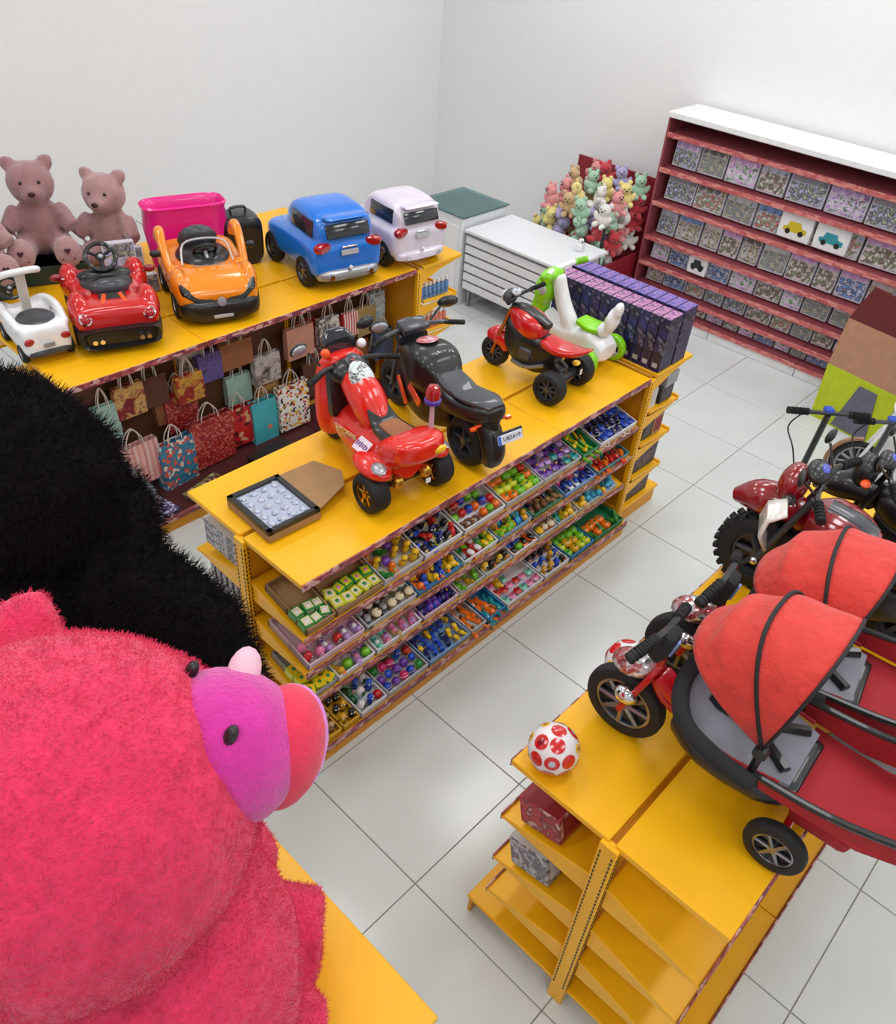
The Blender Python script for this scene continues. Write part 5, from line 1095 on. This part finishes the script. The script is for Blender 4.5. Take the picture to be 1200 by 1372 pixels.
# plain cardboard standee: blank colour panels
t = thing('cardboard_standee', 'blank cardboard standee in dark red, tan and lime panels before the wall shelving', 'standee', (5.30, -.48, 0), -.15)
MX = Matrix(((0, 0, 1, 0), (-1, 0, 0, 0), (0, 1, 0, 0), (0, 0, 0, 1)))
G().prism([(-.22, 0), (.40, 0), (.40, .5), (-.24, .5)], .02, MX).obj('lower_panel', [mat('lime_card', (190, 204, 20), .5)], t)
G().prism([(-.02, .02), (.30, .02), (.24, .44), (.08, .44)], .006, Matrix.Translation((-.008, 0, 0)) @ MX).obj('grey_panel', [mat('grey_violet_card', (104, 102, 120), .6)], t)
G().prism([(-.24, .5), (.40, .5), (.42, .92), (-.22, .92)], .02, MX).obj('middle_panel', [mat('tan_card', (186, 138, 108), .6)], t)
G().prism([(-.22, .92), (.42, .92), (.40, 1.18), (-.12, 1.22)], .02, MX).obj('upper_panel', [mat('dark_red_card', (104, 30, 34), .6)], t)
G().prism([(.0, 0), (.2, 0), (.02, .7)], .012, Matrix.Translation((.02, -.1, 0)) @ Matrix(((1, 0, 0, 0), (0, 0, 1, 0), (0, 1, 0, 0), (0, 0, 0, 1)))).obj('back_strut', [CARD], t)
# wrapped parcel at the near side of the tricycles
t = thing('wrapped_wheel', 'black stroller wheel wrapped in crumpled clear plastic near the tricycles', 'wheel', (.76, -2.06, 1.30), .2)
wheel(t, (0, 0, .06), .11, .045, STEEL, RUBBER, 6)
w_ = blob('plastic_wrap', mat('clear_plastic_wrap', (226, 222, 220), .15, alpha=.38, spec=.8, bump=.6, bscale=14), [('e', (0, 0, .06), (.07, .16, .14)), ('e', (.02, .12, .03), (.05, .08, .06)), ('e', (.0, -.13, .02), (.05, .09, .07))], .016, 2, t, .012, 14)
# ---------------------------------------------------------------- big plush toys on a yellow platform
pf = thing('plush_platform', 'yellow display platform under the pink bear and the black gorilla', 'platform', (-1.5, -1.55, 0))
G().box((.37, 1.15, 1.19), (.74, 2.3, .03), bev=.004).obj('top_panel', [YEL], pf)
for y in (.03, 1.15, 2.27): G().box((.37, y, .59), (.68, .03, 1.17), bev=.003).obj('side_panel', [YELD], pf)
G().box((.37, 1.15, .62), (.66, 2.26, .02)).obj('shelf_board', [YELD], pf)
def fur(o, n, length, rad, seed, rough=.02):
    md = o.modifiers.new('fur', 'PARTICLE_SYSTEM'); ps = md.particle_system; s = ps.settings; ps.seed = seed
    s.type = 'HAIR'; s.count = n; s.hair_length = length; s.hair_step = 3; s.render_step = 2; s.display_step = 2
    s.normal_factor = length * .5 / 4 * 2; s.factor_random = length * .35; s.root_radius = 1.0; s.tip_radius = .25; s.radius_scale = rad
    s.child_type = 'NONE'; s.use_modifier_stack = False; s.material = 1
    s.effector_weights.gravity = 0.0
GOR = mat('black_plush_fur', (19, 15, 18), .95, var=.2, scale=20, bump=.4, bscale=60, spec=.2)
t = thing('plush_gorilla', 'huge black furry plush gorilla sitting behind the pink bear', 'plush gorilla', (0, 0, 0))
go = blob('body', GOR, [('e', (-.92, .08, 2.19), (.25, .28, .30)), ('e', (-.72, -.03, 2.02), (.13, .17, .14)), ('e', (-.76, .03, 2.24), (.12, .2, .08)), ('e', (-1.02, .12, 1.66), (.36, .36, .44)), ('c', [(-.84, -.10, 1.90), (-.68, -.33, 1.69), (-.66, -.44, 1.42), (-.72, -.40, 1.29)], [.17, .16, .14, .11]),
     ('c', [(-1.25, .2, 1.85), (-1.40, -.05, 1.5)], [.15, .11]), ('c', [(-.98, .0, 1.36), (-.82, -.3, 1.33)], [.17, .13]), ('c', [(-1.15, .0, 1.36), (-1.2, -.2, 1.34)], [.16, .12])], .028, 6, t, .014, 9)
fur(go, 60000, .022, .0026, 3)
for yy in (-.10, .09): G().ell((-.652, yy, 2.17), (.015, .018, .018), None, 10, 6).obj('eye', [BLACK], t)
G().ell((-.60, -.04, 2.035), (.03, .075, .05), None, 14, 8).obj('nose', [DGREY], t)
PK = mat('pink_plush', (226, 46, 92), .95, var=.1, scale=26, bump=.45, bscale=110, sheen=.2)
PK2 = mat('coral_plush', (226, 52, 84), .95, var=.08, scale=26, bump=.3, bscale=110, sheen=.2)
MAG2 = mat('magenta_plush', (206, 44, 150), .95, var=.08, scale=30, bump=.3, bscale=110, sheen=.4)
LIL = mat('lilac_plush', (224, 120, 214), .95, var=.06, scale=30, bump=.3, bscale=110, sheen=.3)
PNOSE = mat('pale_pink_plush', (236, 188, 204), .9, bump=.2, bscale=90)
t = thing('plush_bear', 'huge pink plush bear with a magenta muzzle, in front of the gorilla', 'plush bear', (0, 0, 0))
pb_ = blob('body', PK, [('e', (-1.295, -.99, 2.165), (.365, .36, .34)), ('e', (-1.28, -1.12, 1.62), (.33, .34, .44)), ('c', [(-1.27, -.66, 2.28), (-1.20, -.625, 2.323), (-1.12, -.645, 2.345)], [.06, .062, .055]),
     ('c', [(-1.06, -.92, 1.76), (-.96, -1.0, 1.5)], [.13, .11]), ('c', [(-1.42, -1.3, 1.8), (-1.3, -1.42, 1.5)], [.14, .11]), ('c', [(-1.05, -1.05, 1.36), (-.88, -1.2, 1.33)], [.15, .12]), ('c', [(-1.2, -1.3, 1.36), (-1.05, -1.42, 1.33)], [.15, .12])], .022, 5, t, .008, 10)
fur(pb_, 60000, .006, .0016, 5)
G().ell((-1.03, -1.115, 2.24), (.165, .16, .17), (.2, .3, -.6), 28, 18).obj('muzzle', [MAG2], t)
G().ell((-.925, -1.165, 2.195), (.085, .12, .16), (.2, .3, -.6), 24, 14).obj('cheek', [PK2], t)
G().ell((-.905, -1.155, 2.18), (.08, .115, .15), (.2, .3, -.5), 20, 12).obj('chin', [LIL], t)
G().ell((-.93, -1.065, 2.35), (.034, .055, .036), (.3, 0, -.9), 16, 10).obj('nose', [PNOSE], t)
for p in ((-1.018, -1.022, 2.388), (-1.05, -1.197, 2.386)): G().ell(p, (.013, .016, .026), (0, .5, -.5), 10, 6).obj('eye', [BLACK], t)
